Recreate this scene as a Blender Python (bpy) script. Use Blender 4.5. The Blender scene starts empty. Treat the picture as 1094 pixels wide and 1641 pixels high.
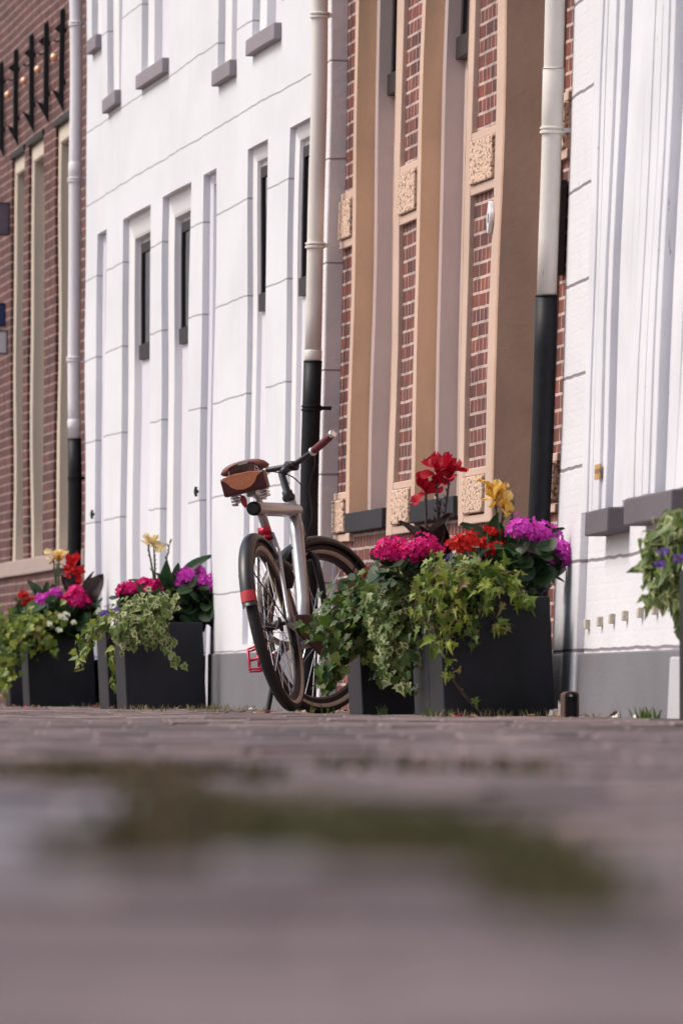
import bpy, math, random
from mathutils import Vector, Matrix
random.seed(7)
S = bpy.context.scene
COL = S.collection
# ------------------------------------------------------------------ camera, light, exposure
F = 14300.0                       # focal length in photo pixels (a 300 mm class lens)
YAW = math.atan(1667.0 / F)       # the street runs off to the left of the frame
SA, CA = math.sin(YAW), math.cos(YAW)
CH = 0.09                         # the camera lies on the street
cam = bpy.data.cameras.new("camera"); co = bpy.data.objects.new("camera", cam); COL.objects.link(co)
co.location = (0, 0, CH); co.rotation_euler = (math.radians(90), 0, -YAW)
cam.sensor_fit = 'VERTICAL'; cam.sensor_height = 36.0; cam.lens = F / 1641 * 36
cam.shift_y = (1105 - 820.5) / 1641
cam.clip_start = 0.1; cam.clip_end = 1500
cam.dof.use_dof = True; cam.dof.focus_distance = 34.6; cam.dof.aperture_fstop = 11.0
S.camera = co
SUN_EL, SUN_AZ = math.radians(52), math.radians(-80)     # azimuth from +Y, negative towards -X
W = bpy.data.worlds.new("World"); S.world = W; W.use_nodes = True
nt = W.node_tree; nt.nodes.clear()
sky = nt.nodes.new('ShaderNodeTexSky'); sky.sky_type = 'NISHITA'; sky.sun_disc = False
sky.sun_elevation = SUN_EL; sky.sun_rotation = SUN_AZ; sky.air_density = 1.0; sky.dust_density = 5.0; sky.ozone_density = 0.7
bg = nt.nodes.new('ShaderNodeBackground'); bg.inputs['Strength'].default_value = 0.15
ow = nt.nodes.new('ShaderNodeOutputWorld')
nt.links.new(sky.outputs[0], bg.inputs[0]); nt.links.new(bg.outputs[0], ow.inputs[0])
sl = bpy.data.lights.new("sun", 'SUN'); sl.energy = 1.25; sl.angle = math.radians(24); sl.color = (1.0, 0.985, 0.975)
so = bpy.data.objects.new("sun", sl); COL.objects.link(so)
sd = Vector((math.sin(SUN_AZ) * math.cos(SUN_EL), math.cos(SUN_AZ) * math.cos(SUN_EL), math.sin(SUN_EL)))
so.rotation_euler = sd.to_track_quat('Z', 'Y').to_euler(); so.location = sd * 60
S.view_settings.view_transform = 'Standard'; S.view_settings.look = 'None'
S.view_settings.exposure = 0.36; S.view_settings.gamma = 1.0
try:
    S.cycles.use_denoising = True; S.cycles.max_bounces = 8
except Exception:
    pass

# ------------------------------------------------------------------ measuring helpers (street metres from the photo)
def lerp_tab(tab, x):
    if x <= tab[0][0]: return tab[0][1]
    for (a, va), (b, vb) in zip(tab, tab[1:]):
        if x <= b: return va + (vb - va) * (x - a) / (b - a)
    return tab[-1][1]
LEAN = [(25, .045), (29, .042), (31.3, .035), (34, .025), (38.7, .0186), (43, .011), (46, .008), (50.6, .005), (60, .002)]
def wob(y, z):
    return 0.0035 * (math.sin(1.9 * y + .8 * z) + math.sin(2.7 * z - 1.3 * y + 1) + .6 * math.sin(5.1 * z + 3.3 * y))
def warp(x, y, z):                # the old fronts lean back and bulge a little
    if 20 < y < 90: return (x + lerp_tab(LEAN, y) * z + wob(y, z) * min(1, max(0, z * 2)), y, z)
    return (x, y, z)
def depth(x, y): return x * SA + y * CA
def solveY(px, py, plane):        # distance along the street of a photo point on a front
    lo, hi = 15.0, 120.0
    for _ in range(60):
        y = (lo + hi) / 2; x = plane(y) if callable(plane) else plane
        d = depth(x, y); z = CH + (1105 - py) / F * d
        if 20 < y < 90: x += lerp_tab(LEAN, y) * z
        d = depth(x, y)
        p = 547 + F * (x * CA - y * SA) / d
        if p > px: lo = y
        else: hi = y
    return (lo + hi) / 2
def at(px, py, y):                # photo point at street distance y
    t = (px - 547) / F
    x = y * (SA + t * CA) / (CA - t * SA)
    return Vector((x, y, CH + (1105 - py) / F * depth(x, y)))
def mpp(y): return y * 1.008 / F  # metres per photo pixel

# ------------------------------------------------------------------ materials
def new_mat(name):
    m = bpy.data.materials.new(name); m.use_nodes = True
    n = m.node_tree; b = n.nodes['Principled BSDF']
    return m, n, b
def N(n, t, **kw):
    q = n.nodes.new(t)
    for k, v in kw.items(): setattr(q, k, v)
    return q
def L(n, a, b): n.links.new(a, b)
def noise(n, vec, scale, detail=4, rough=.55):
    q = N(n, 'ShaderNodeTexNoise'); q.inputs['Scale'].default_value = scale; q.inputs['Detail'].default_value = detail
    q.inputs['Roughness'].default_value = rough
    if vec is not None: L(n, vec, q.inputs['Vector'])
    return q.outputs[0]
def ramp(n, fac, stops):
    q = N(n, 'ShaderNodeValToRGB'); L(n, fac, q.inputs[0])
    e = q.color_ramp.elements
    while len(e) < len(stops): e.new(.5)
    for el, (p, c) in zip(e, stops):
        el.position = p; el.color = (*c, 1) if len(c) == 3 else c
    return q.outputs[0]
def mix(n, fac, a, b, mode='MIX'):
    q = N(n, 'ShaderNodeMix', data_type='RGBA', blend_type=mode)
    for s, v in ((q.inputs[0], fac), (q.inputs[6], a), (q.inputs[7], b)):
        if isinstance(v, (int, float)): s.default_value = v
        elif isinstance(v, tuple): s.default_value = (*v, 1)
        else: L(n, v, s)
    return q.outputs[2]
def math_(n, op, a, b=None, c=None):
    q = N(n, 'ShaderNodeMath', operation=op)
    for i, v in enumerate((a, b, c)):
        if v is None: continue
        if isinstance(v, (int, float)): q.inputs[i].default_value = v
        else: L(n, v, q.inputs[i])
    return q.outputs[0]
def bump(n, b, h, strength=.3, dist=.004):
    q = N(n, 'ShaderNodeBump'); q.inputs['Strength'].default_value = strength; q.inputs['Distance'].default_value = dist
    L(n, h, q.inputs['Height']); L(n, q.outputs[0], b.inputs['Normal'])
def scaled(n, vec, s):
    q = N(n, 'ShaderNodeVectorMath', operation='MULTIPLY'); L(n, vec, q.inputs[0]); q.inputs[1].default_value = s
    return q.outputs[0]
def plain(name, col, rough=.5, metal=0.0, var=.12, scale=30, bmp=.0, bdist=.002, spec=.5, coat=0):
    m, n, b = new_mat(name)
    tc = N(n, 'ShaderNodeTexCoord').outputs['Object']
    f = noise(n, tc, scale)
    lo = tuple(c * (1 - var) for c in col); hi = tuple(min(1, c * (1 + var)) for c in col)
    L(n, ramp(n, f, [(.3, lo), (.7, hi)]), b.inputs['Base Color'])
    b.inputs['Roughness'].default_value = rough; b.inputs['Metallic'].default_value = metal
    b.inputs['Specular IOR Level'].default_value = spec; b.inputs['Coat Weight'].default_value = coat
    if bmp: bump(n, b, noise(n, tc, scale * 3), bmp, bdist)
    return m
def plaster(name, col, joints_and_shade=(), rough=.75, streak=.10, bmp=.35, grain=60, line_col=(.34, .32, .34), speck=None, line_w=.006, brickline=False, spec=.5):
    m, n, b = new_mat(name)
    pos = N(n, 'ShaderNodeNewGeometry').outputs['Position']
    sep = N(n, 'ShaderNodeSeparateXYZ'); L(n, pos, sep.inputs[0])
    lo = tuple(c * (1 - streak * 1.5) for c in col)
    c1 = ramp(n, noise(n, scaled(n, pos, (1, .22, .6)), 3.5, 6), [(.25, lo), (.6, col)])
    c2 = mix(n, ramp(n, noise(n, scaled(n, pos, (4, 1.2, .8)), 3, 5), [(.55, (0, 0, 0)), (.85, (.32, .32, .32))]), c1, tuple(c * .78 for c in col))
    if speck:   # flecks and chips of an own shape
        c2 = mix(n, ramp(n, noise(n, scaled(n, pos, (14, 10, 3)), 3.0, 7, .65), [(.665, (0, 0, 0)), (.70, (1, 1, 1))]), c2, speck)
    h = noise(n, scaled(n, pos, (1, .3, 1)), grain, 5)
    z = math_(n, 'ADD', sep.outputs[2], math_(n, 'MULTIPLY', math_(n, 'SUBTRACT', noise(n, pos, 2.5, 3), .5), .022))
    fac = None
    for j in joints_and_shade:
        d = math_(n, 'SUBTRACT', 1.0, math_(n, 'SMOOTH_MIN', math_(n, 'DIVIDE', math_(n, 'ABSOLUTE', math_(n, 'SUBTRACT', z, j)), line_w), 1.0, .25))
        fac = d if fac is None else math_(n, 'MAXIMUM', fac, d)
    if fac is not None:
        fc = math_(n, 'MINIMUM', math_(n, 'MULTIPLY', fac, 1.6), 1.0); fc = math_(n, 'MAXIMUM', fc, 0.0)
        c2 = mix(n, fc, c2, line_col)
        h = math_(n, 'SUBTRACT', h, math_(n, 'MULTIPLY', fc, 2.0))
    if brickline:
        w = N(n, 'ShaderNodeTexBrick'); w.inputs['Scale'].default_value = 1
        vv = N(n, 'ShaderNodeCombineXYZ'); L(n, sep.outputs[1], vv.inputs[0]); L(n, sep.outputs[2], vv.inputs[1]); L(n, vv.outputs[0], w.inputs['Vector'])
        w.inputs['Brick Width'].default_value = .21; w.inputs['Row Height'].default_value = .056; w.inputs['Mortar Size'].default_value = .006
        w.inputs['Mortar Smooth'].default_value = .6
        h = math_(n, 'SUBTRACT', h, math_(n, 'MULTIPLY', w.outputs['Fac'], .10))
    L(n, c2, b.inputs['Base Color']); b.inputs['Roughness'].default_value = rough; b.inputs['Specular IOR Level'].default_value = spec
    bump(n, b, h, bmp, .004)
    return m
def brick(name, c1, c2, mortar, bw=.215, rh=.0575, ms=.006, z_off=0.0):
    m, n, b = new_mat(name)
    g = N(n, 'ShaderNodeNewGeometry'); pos = g.outputs['Position']
    sp = N(n, 'ShaderNodeSeparateXYZ'); L(n, pos, sp.inputs[0])
    sn = N(n, 'ShaderNodeSeparateXYZ'); L(n, g.outputs['True Normal'], sn.inputs[0])
    isx = math_(n, 'GREATER_THAN', math_(n, 'ABSOLUTE', sn.outputs[0]), .6)
    u = math_(n, 'ADD', math_(n, 'MULTIPLY', sp.outputs[1], isx), math_(n, 'MULTIPLY', sp.outputs[0], math_(n, 'SUBTRACT', 1.0, isx)))
    v = N(n, 'ShaderNodeCombineXYZ'); L(n, u, v.inputs[0]); L(n, math_(n, 'ADD', sp.outputs[2], z_off), v.inputs[1])
    wig = N(n, 'ShaderNodeVectorMath', operation='ADD'); L(n, v.outputs[0], wig.inputs[0])
    ns = N(n, 'ShaderNodeTexNoise'); ns.inputs['Scale'].default_value = 4; L(n, pos, ns.inputs['Vector'])
    L(n, scaled(n, ns.outputs['Color'], (.008, .008, 0)), wig.inputs[1])
    t = N(n, 'ShaderNodeTexBrick', offset=.5, offset_frequency=2, squash=.5, squash_frequency=2); L(n, wig.outputs[0], t.inputs['Vector'])
    t.inputs['Scale'].default_value = 1; t.inputs['Brick Width'].default_value = bw; t.inputs['Row Height'].default_value = rh
    t.inputs['Mortar Size'].default_value = ms; t.inputs['Mortar Smooth'].default_value = .15; t.inputs['Bias'].default_value = -.1
    t.inputs['Color1'].default_value = (*c1, 1); t.inputs['Color2'].default_value = (*c2, 1); t.inputs['Mortar'].default_value = (*mortar, 1)
    wc = ramp(n, noise(n, pos, 7, 8), [(.28, (.45, .44, .46)), (.72, (1.28, 1.2, 1.15))])
    c = mix(n, 1.0, t.outputs['Color'], wc, 'MULTIPLY')
    L(n, c, b.inputs['Base Color']); b.inputs['Roughness'].default_value = .8
    h = math_(n, 'SUBTRACT', math_(n, 'MULTIPLY', noise(n, pos, 90), .35), t.outputs['Fac'])
    bump(n, b, h, .7, .006)
    return m
def leafy(name, cols, rough=.42, trans=.3, spec=.35):
    m, n, b = new_mat(name)
    g = N(n, 'ShaderNodeNewGeometry')
    k = len(cols)
    c = ramp(n, g.outputs['Random Per Island'], [(i / max(1, k - 1), cc) for i, cc in enumerate(cols)])
    c = mix(n, .35, c, ramp(n, noise(n, g.outputs['Position'], 60), [(.3, (.6, .6, .6)), (.7, (1.2, 1.2, 1.2))]), 'MULTIPLY')
    L(n, c, b.inputs['Base Color']); b.inputs['Roughness'].default_value = rough; b.inputs['Specular IOR Level'].default_value = spec
    t = N(n, 'ShaderNodeBsdfTranslucent'); L(n, c, t.inputs[0])
    ms = N(n, 'ShaderNodeMixShader'); ms.inputs[0].default_value = trans
    L(n, b.outputs[0], ms.inputs[1]); L(n, t.outputs[0], ms.inputs[2])
    L(n, ms.outputs[0], n.nodes['Material Output'].inputs[0])
    return m
WJ_AND_SHADE = (.268, .545, .565 + .45, 1.47, 1.93, 2.38, 2.80, 3.21, 3.69, 4.14)  # lowest entry paints the shadow line over the plinth, the rest are joints
M = {}
M['white_wall'] = plaster('white_render', (.70, .705, .735), WJ_AND_SHADE, streak=.065, bmp=.22)
M['quoin'] = plaster('quoin_stone_paint', (.74, .70, .72), WJ_AND_SHADE, streak=.12, bmp=.6, grain=45)
M['white_frame'] = plaster('white_frame_paint', (.80, .79, .80), streak=.03, bmp=.12, grain=25, rough=.5)
M['lilac_paint'] = plaster('pale_lilac_paint', (.72, .70, .76), streak=.04, bmp=.1, grain=25, rough=.5)
M['grey_plinth'] = plaster('grey_plinth_cement', (.165, .16, .175), streak=.16, bmp=.4, grain=70)
M['sill_stone'] = plaster('mauve_sill_stone', (.27, .235, .26), streak=.16, bmp=.4, grain=80)
M['near_sill'] = plaster('dark_mauve_sill', (.115, .098, .11), streak=.2, bmp=.4, grain=80)
M['dark_sill'] = plaster('dark_sill_stone', (.028, .028, .033), streak=.2, bmp=.3, grain=80, spec=.25)
M['brick_l'] = brick('old_red_brick', (.125, .031, .023), (.058, .018, .017), (.30, .215, .195), ms=.006)
M['brick_b'] = brick('dark_red_brick', (.215, .054, .032), (.095, .029, .026), (.50, .395, .355), ms=.0062, bw=.205)
M['beige_l'] = plaster('beige_frame_paint', (.62, .53, .43), streak=.06, bmp=.2)
M['band_stone'] = plaster('brown_band_stone', (.38, .29, .26), streak=.15, bmp=.5)
M['beige_b'] = plaster('sand_border_plaster', (.58, .415, .325), streak=.13, bmp=.4, grain=50)
M['ochre'] = plaster('ochre_jamb_plaster', (.70, .45, .285), streak=.16, bmp=.5, grain=40)
M['brown_jamb'] = plaster('brown_jamb_plaster', (.60, .385, .275), streak=.18, bmp=.5, grain=35)
M['mauve_frame'] = plaster('mauve_brown_frame', (.56, .44, .405), streak=.08, bmp=.3, grain=40)
M['dark_frame'] = plain('dark_window_frame', (.030, .023, .025), .5, 0, .12, 30, 0, .002, .2)
M['black_iron'] = plain('black_iron', (.012, .012, .014), .5, .2)
M['copper'] = plain('copper_globe', (.90, .48, .30), .2, .3)
m, n, b = new_mat('dark_glass'); b.inputs['Base Color'].default_value = (.008, .009, .012, 1); b.inputs['Roughness'].default_value = .06; b.inputs['Specular IOR Level'].default_value = .35
bump(n, b, noise(n, N(n, 'ShaderNodeTexCoord').outputs['Object'], 2.5, 2), .15, .004); M['glass'] = m
def rough_block():
    m, n, b = new_mat('vermiculated_stone')
    pos = N(n, 'ShaderNodeNewGeometry').outputs['Position']
    sc = scaled(n, pos, (1, .35, 1))
    v = noise(n, sc, 78, 2, .5)
    L(n, ramp(n, v, [(.38, (.20, .11, .075)), (.46, (.60, .42, .31)), (.8, (.66, .48, .36))]), b.inputs['Base Color'])
    b.inputs['Roughness'].default_value = .85
    bump(n, b, v, .6, .012)
    return m
M['rough_stone'] = rough_block()
M['pipe_white'] = plaster('white_pipe_paint', (.76, .71, .655), streak=.14, bmp=.15, rough=.4, speck=(.36, .32, .30))
M['pipe_clean'] = plaster('bright_white_pipe', (.80, .77, .80), streak=.08, bmp=.1, rough=.4)
M['pipe_black'] = plain('black_iron_pipe', (.008, .008, .011), .5, 0, .4, 40, .3, .002, .25)
M['rust'] = plain('rusty_iron', (.06, .027, .017), .8, 0, .5, 60, .5)
M['white_brick'] = plaster('white_painted_brick', (.70, .69, .71), (.222, .535, .865, 1.19, 1.515, 1.85, 2.19, 2.52, 2.86), streak=.07, bmp=.5, line_col=(.25, .21, .23), line_w=.008, brickline=True, speck=(.42, .38, .35))  # lowest dark line is the plinth top's shadow put into the colour, others are joints
M['old_white_wood'] = plaster('weathered_white_wood', (.735, .735, .765), streak=.12, bmp=.25, rough=.55, speck=(.30, .28, .29))
M['old_lilac_wood'] = plaster('weathered_lilac_wood', (.56, .55, .61), streak=.14, bmp=.25, rough=.55, speck=(.2, .19, .19))
M['planter'] = plaster('anthracite_planter', (.021, .021, .027), rough=.5, streak=.50, bmp=.22, grain=40, spec=.22)
M['soil'] = plain('potting_soil', (.03, .022, .016), .95, 0, .5, 60, .9, .01)
M['vent'] = plain('buff_vent_tile', (.48, .43, .35), .8, 0, .2, 60)

# ------------------------------------------------------------------ mesh building
class MB:
    def __init__(self): self.v = []; self.f = []; self.mi = []; self.cur = 0
    def add(self, vs, fs):
        o = len(self.v); self.v += [tuple(p) for p in vs]
        for q in fs: self.f.append(tuple(i + o for i in q)); self.mi.append(self.cur)
    def box(self, x0, x1, y0, y1, z0, z1, nz=1, ny=1):
        if nz == 1 and ny == 1:
            self.add([(x0, y0, z0), (x1, y0, z0), (x1, y1, z0), (x0, y1, z0), (x0, y0, z1), (x1, y0, z1), (x1, y1, z1), (x0, y1, z1)],
                     [(0, 3, 2, 1), (4, 5, 6, 7), (0, 1, 5, 4), (1, 2, 6, 5), (2, 3, 7, 6), (3, 0, 4, 7)])
            return
        vs, fs = [], []
        for k in range(nz + 1):
            z = z0 + (z1 - z0) * k / nz
            ring = [(x0, y0 + (y1 - y0) * i / ny, z) for i in range(ny + 1)] + [(x1, y1 - (y1 - y0) * i / ny, z) for i in range(ny + 1)]
            vs += ring
        r = 2 * (ny + 1)
        for k in range(nz):
            for i in range(r):
                a = k * r + i; b_ = k * r + (i + 1) % r
                fs.append((a, a + r, b_ + r, b_))
        fs.append(tuple(range(r))); fs.append(tuple(nz * r + i for i in reversed(range(r))))
        self.add(vs, fs)
    def tube(self, pts, r, n=10, cap=True):
        pts = [Vector(p) for p in pts]; rs = r if isinstance(r, (list, tuple)) else [r] * len(pts)
        vs, fs = [], []; up = None
        for i, p in enumerate(pts):
            d = (pts[min(i + 1, len(pts) - 1)] - pts[max(i - 1, 0)]).normalized()
            if up is None: up = d.orthogonal().normalized()
            else: up = (up - d * up.dot(d)); up = up.normalized() if up.length > 1e-6 else d.orthogonal().normalized()
            s = d.cross(up)
            for k in range(n):
                a = 2 * math.pi * k / n
                vs.append(p + (up * math.cos(a) + s * math.sin(a)) * rs[i])
        for i in range(len(pts) - 1):
            for k in range(n):
                a = i * n + k; b_ = i * n + (k + 1) % n
                fs.append((a, b_, b_ + n, a + n))
        if cap:
            fs.append(tuple(reversed(range(n)))); fs.append(tuple((len(pts) - 1) * n + k for k in range(n)))
        self.add(vs, fs)
    def ball(self, c, r, n=10, m=6, sc=(1, 1, 1)):
        vs, fs = [], []
        for j in range(m + 1):
            t = math.pi * j / m
            for i in range(n):
                a = 2 * math.pi * i / n
                vs.append((c[0] + r * sc[0] * math.sin(t) * math.cos(a), c[1] + r * sc[1] * math.sin(t) * math.sin(a), c[2] + r * sc[2] * math.cos(t)))
        for j in range(m):
            for i in range(n):
                a = j * n + i; b_ = j * n + (i + 1) % n
                fs.append((a, a + n, b_ + n, b_))
        self.add(vs, fs)
    def prism(self, poly, axis, a0, a1):  # poly in the two other axes (order x,y,z minus axis)
        def mk(p, a):
            q = list(p); q.insert(axis, a); return tuple(q)
        k = len(poly)
        self.add([mk(p, a0) for p in poly] + [mk(p, a1) for p in poly],
                 [tuple(range(k)), tuple(reversed(range(k, 2 * k)))] + [(i, k + i, k + (i + 1) % k, (i + 1) % k) for i in range(k)])
    def ring(self, plane, ya, yb, z0, z1, prof, dz=.22):   # frame profile swept up one side, over and down the other
        nz = max(1, int((z1 - z0) / dz)); loops = []
        for d, ins in prof:
            lp = []
            for k in range(nz + 1): lp.append((ya - ins, z0 + (z1 - ins - z0) * k / nz))
            for k in range(nz + 1): lp.append((yb + ins, z0 + (z1 - ins - z0) * (nz - k) / nz))
            loops.append([(pl(plane, y) + d, y, z) for y, z in lp])
        k = len(loops[0])
        for i in range(len(loops) - 1):
            self.add(loops[i] + loops[i + 1], [(j, j + 1, k + j + 1, k + j) for j in range(k - 1)])
    def build(self, name, mats, parent=None, lean=False, smooth=False, bevel=0, xf=None, doubles=False):
        vs = self.v
        if xf: vs = [tuple(xf @ Vector(p)) for p in vs]
        if lean: vs = [warp(*p) for p in vs]
        o0 = Vector(parent_world(parent)) if parent else None
        loc = Vector((0, 0, 0))
        if o0 is None:
            xs = [p[0] for p in vs]; ys = [p[1] for p in vs]; zs = [p[2] for p in vs]
            loc = Vector(((min(xs) + max(xs)) / 2, (min(ys) + max(ys)) / 2, min(zs)))
            o0 = loc
        me = bpy.data.meshes.new(name)
        me.from_pydata([(p[0] - o0.x, p[1] - o0.y, p[2] - o0.z) for p in vs], [], self.f)
        if not isinstance(mats, (list, tuple)): mats = [mats]
        for q in mats: me.materials.append(q)
        me.polygons.foreach_set('material_index', self.mi)
        me.polygons.foreach_set('use_smooth', [bool(smooth)] * len(self.f))
        me.update()
        o = bpy.data.objects.new(name, me); COL.objects.link(o)
        if parent: o.parent = parent
        else: o.location = loc
        if bevel:
            bv = o.modifiers.new('bevel', 'BEVEL'); bv.width = bevel; bv.segments = 2; bv.limit_method = 'ANGLE'; bv.angle_limit = math.radians(40)
        return o
def pl(plane, y): return plane(y) if callable(plane) else plane
def parent_world(o):
    p = Vector((0, 0, 0))
    while o is not None: p += Vector(o.location); o = o.parent
    return p
def tag(o, label=None, cat=None, group=None, kind=None):
    if label: o['label'] = label
    if cat: o['category'] = cat
    if group: o['group'] = group
    if kind: o['kind'] = kind
    return o
def thing(name, label, cat, loc, group=None):
    o = bpy.data.objects.new(name, None); COL.objects.link(o); o.location = loc; o.empty_display_size = .1
    return tag(o, label, cat, group)
def wall(mb, plane, y0, y1, z0, z1, holes, rev=.12, step=.3, back=.5):
    ys = sorted(set([y0, y1] + [h[i] for h in holes for i in (0, 1)])); zs = sorted(set([z0, z1] + [h[i] for h in holes for i in (2, 3)]))
    def sub(a):
        r = []
        for p, q in zip(a, a[1:]):
            k = max(1, int((q - p) / step + .5)); r += [p + (q - p) * i / k for i in range(k)]
        return r + [a[-1]]
    ys, zs = sub([y for y in ys if y0 <= y <= y1]), sub([z for z in zs if z0 <= z <= z1])
    ins = lambda y, z: any(min(h[0], h[1]) < y < max(h[0], h[1]) and h[2] < z < h[3] for h in holes)
    idx = {}; vs = []; fs = []
    def vi(y, z, d=0.0):
        k = (round(y, 5), round(z, 5), d)
        if k not in idx: idx[k] = len(vs); vs.append((pl(plane, y) + d, y, z))
        return idx[k]
    for i in range(len(ys) - 1):
        for j in range(len(zs) - 1):
            ym, zm = (ys[i] + ys[i + 1]) / 2, (zs[j] + zs[j + 1]) / 2
            if not ins(ym, zm): fs.append((vi(ys[i], zs[j]), vi(ys[i], zs[j + 1]), vi(ys[i + 1], zs[j + 1]), vi(ys[i + 1], zs[j])))
            else:
                for (a, b_, c, d_, t) in ((ys[i], zs[j], ys[i], zs[j + 1], (ym - (ys[i + 1] - ys[i]), zm)), (ys[i + 1], zs[j + 1], ys[i + 1], zs[j], (ym + (ys[i + 1] - ys[i]), zm)),
                                          (ys[i], zs[j + 1], ys[i + 1], zs[j + 1], (ym, zm + 1e-3 + (zs[j + 1] - zs[j]) / 2)), (ys[i + 1], zs[j], ys[i], zs[j], (ym, zm - 1e-3 - (zs[j + 1] - zs[j]) / 2))):
                    ty = t[0]
                    if c == a: ty = a - 1e-3 if a == ys[i] else a + 1e-3
                    if not ins(ty, t[1]): fs.append((vi(a, b_), vi(c, d_), vi(c, d_, rev), vi(a, b_, rev)))
    mb.add(vs, fs)
    if back:    # the body of the house behind the front, sides and top
        a, c = pl(plane, y0), pl(plane, y1)
        n = 14
        for yy, xx, fl in ((y0, a, 0), (y1, c, 1)):
            q = [(xx, yy, z0 + (z1 - z0) * i / n) for i in range(n + 1)] + [(xx + 6, yy, z0 + (z1 - z0) * i / n) for i in range(n + 1)]
            mb.add(q, [(i, n + 1 + i, n + 2 + i, i + 1) if not fl else (i, i + 1, n + 2 + i, n + 1 + i) for i in range(n)])
        mb.add([(a, y0, z1), (a + 6, y0, z1), (c + 6, y1, z1), (c, y1, z1)], [(0, 1, 2, 3)])
        mb.add([(a + back, y0, z0), (a + back, y0, z1), (c + back, y1, z1), (c + back, y1, z0)], [(0, 1, 2, 3)])

# ------------------------------------------------------------------ ground
def crown(y):                      # the street is cambered: it rises from the gutter to the crown where the camera lies
    u = min(1, max(0, (9 - y) / 5)); return .012 * u * u * (3 - 2 * u)
def ground():
    m, n, b = new_mat('street_bed')
    pos = N(n, 'ShaderNodeNewGeometry').outputs['Position']
    c = ramp(n, noise(n, pos, 9, 6), [(.3, (.07, .05, .045)), (.6, (.13, .10, .09))])
    c = mix(n, ramp(n, noise(n, pos, 1.6, 5), [(.5, (0, 0, 0)), (.66, (.5, .5, .5))]), c, (.06, .062, .03))
    L(n, c, b.inputs['Base Color']); b.inputs['Roughness'].default_value = .95
    mb = MB(); ys = [-200, 0] + [1 + .75 * i for i in range(32)] + [60, 900]
    for ya, yb in zip(ys, ys[1:]): mb.add([(-400, ya, crown(ya) - .016), (400, ya, crown(ya) - .016), (400, yb, crown(yb) - .016), (-400, yb, crown(yb) - .016)], [(0, 1, 2, 3)])
    o = mb.build('ground', m); tag(o, kind='structure')
    m, n, b = new_mat('clinker_pavers')
    g = N(n, 'ShaderNodeNewGeometry'); pos = g.outputs['Position']
    c = ramp(n, g.outputs['Random Per Island'], [(0, (.095, .066, .066)), (.3, (.152, .110, .109)), (.7, (.195, .144, .143)), (.9, (.25, .178, .160)), (1, (.12, .098, .102))])
    c = mix(n, 1.0, c, ramp(n, noise(n, pos, 7, 7), [(.25, (.62, .6, .6)), (.75, (1.2, 1.18, 1.16))]), 'MULTIPLY')
    c = mix(n, ramp(n, noise(n, scaled(n, pos, (1, .35, 1)), 1.1, 5), [(.56, (0, 0, 0)), (.75, (.45, .45, .45))]), c, (.075, .085, .035))
    L(n, c, b.inputs['Base Color']); b.inputs['Roughness'].default_value = .72
    bump(n, b, noise(n, pos, 120, 5), .5, .003)
    mb = MB(); R = random.Random(3)
    sag = lambda x, y: crown(y) + .006 * math.sin(.9 * y + 1.3 * x) + .005 * math.sin(2.3 * y - 2.1 * x) + .003 * math.sin(5.2 * y + 3 * x)
    y = 1.2; row = 0; w, h, gap = .205, .098, .006
    while y < 54:
        x = -2.05 - (.1 if row % 2 else 0)
        while x < min(4.5, .155 * y + 1.0):
            if x > .05 * y - (2.4 if y > 9 else 1.0):
                q_ = .65 if 8 < y < 28 else 1; z = q_ * R.gauss(0, .0032) - .004; tx, ty = q_ * R.gauss(0, .008), q_ * R.gauss(0, .016)
                if y > 28: z *= .6
                s = sag(x, y) * (.35 if y > 26 else 1.0) - (.004 if y > 26 else 0)
                a, b_, c_, d_ = x, x + w - gap, y, y + h - gap; e = .004
                vs = []
                for (xx, yy, in_) in ((a, c_, 0), (b_, c_, 0), (b_, d_, 0), (a, d_, 0)): vs.append((xx, yy, -.03))
                for (xx, yy, i_, j_) in ((a, c_, 1, 1), (b_, c_, -1, 1), (b_, d_, -1, -1), (a, d_, 1, -1)): vs.append((xx, yy, z + s - .004 + (xx - x - .1) * tx + (yy - y - .05) * ty))
                for (xx, yy, i_, j_) in ((a, c_, 1, 1), (b_, c_, -1, 1), (b_, d_, -1, -1), (a, d_, 1, -1)): vs.append((xx + i_ * e, yy + j_ * e, z + s + (xx - x - .1) * tx + (yy - y - .05) * ty))
                pxl = 547 + F * (x * CA - y * SA) / depth(x, y)
                mb.cur = 1 if (3.6 < y < 6.6 and pxl < 190) or R.random() < .012 else 0
                mb.add(vs, [(0, 1, 5, 4), (1, 2, 6, 5), (2, 3, 7, 6), (3, 0, 4, 7), (4, 5, 9, 8), (5, 6, 10, 9), (6, 7, 11, 10), (7, 4, 8, 11), (8, 9, 10, 11)])
            x += w
        y += h; row += 1
    o = mb.build('pavement', [m, plain('pale_sett', (.19, .165, .172), .8, 0, .18, 12, .4)]); tag(o, kind='structure')
ground()

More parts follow.
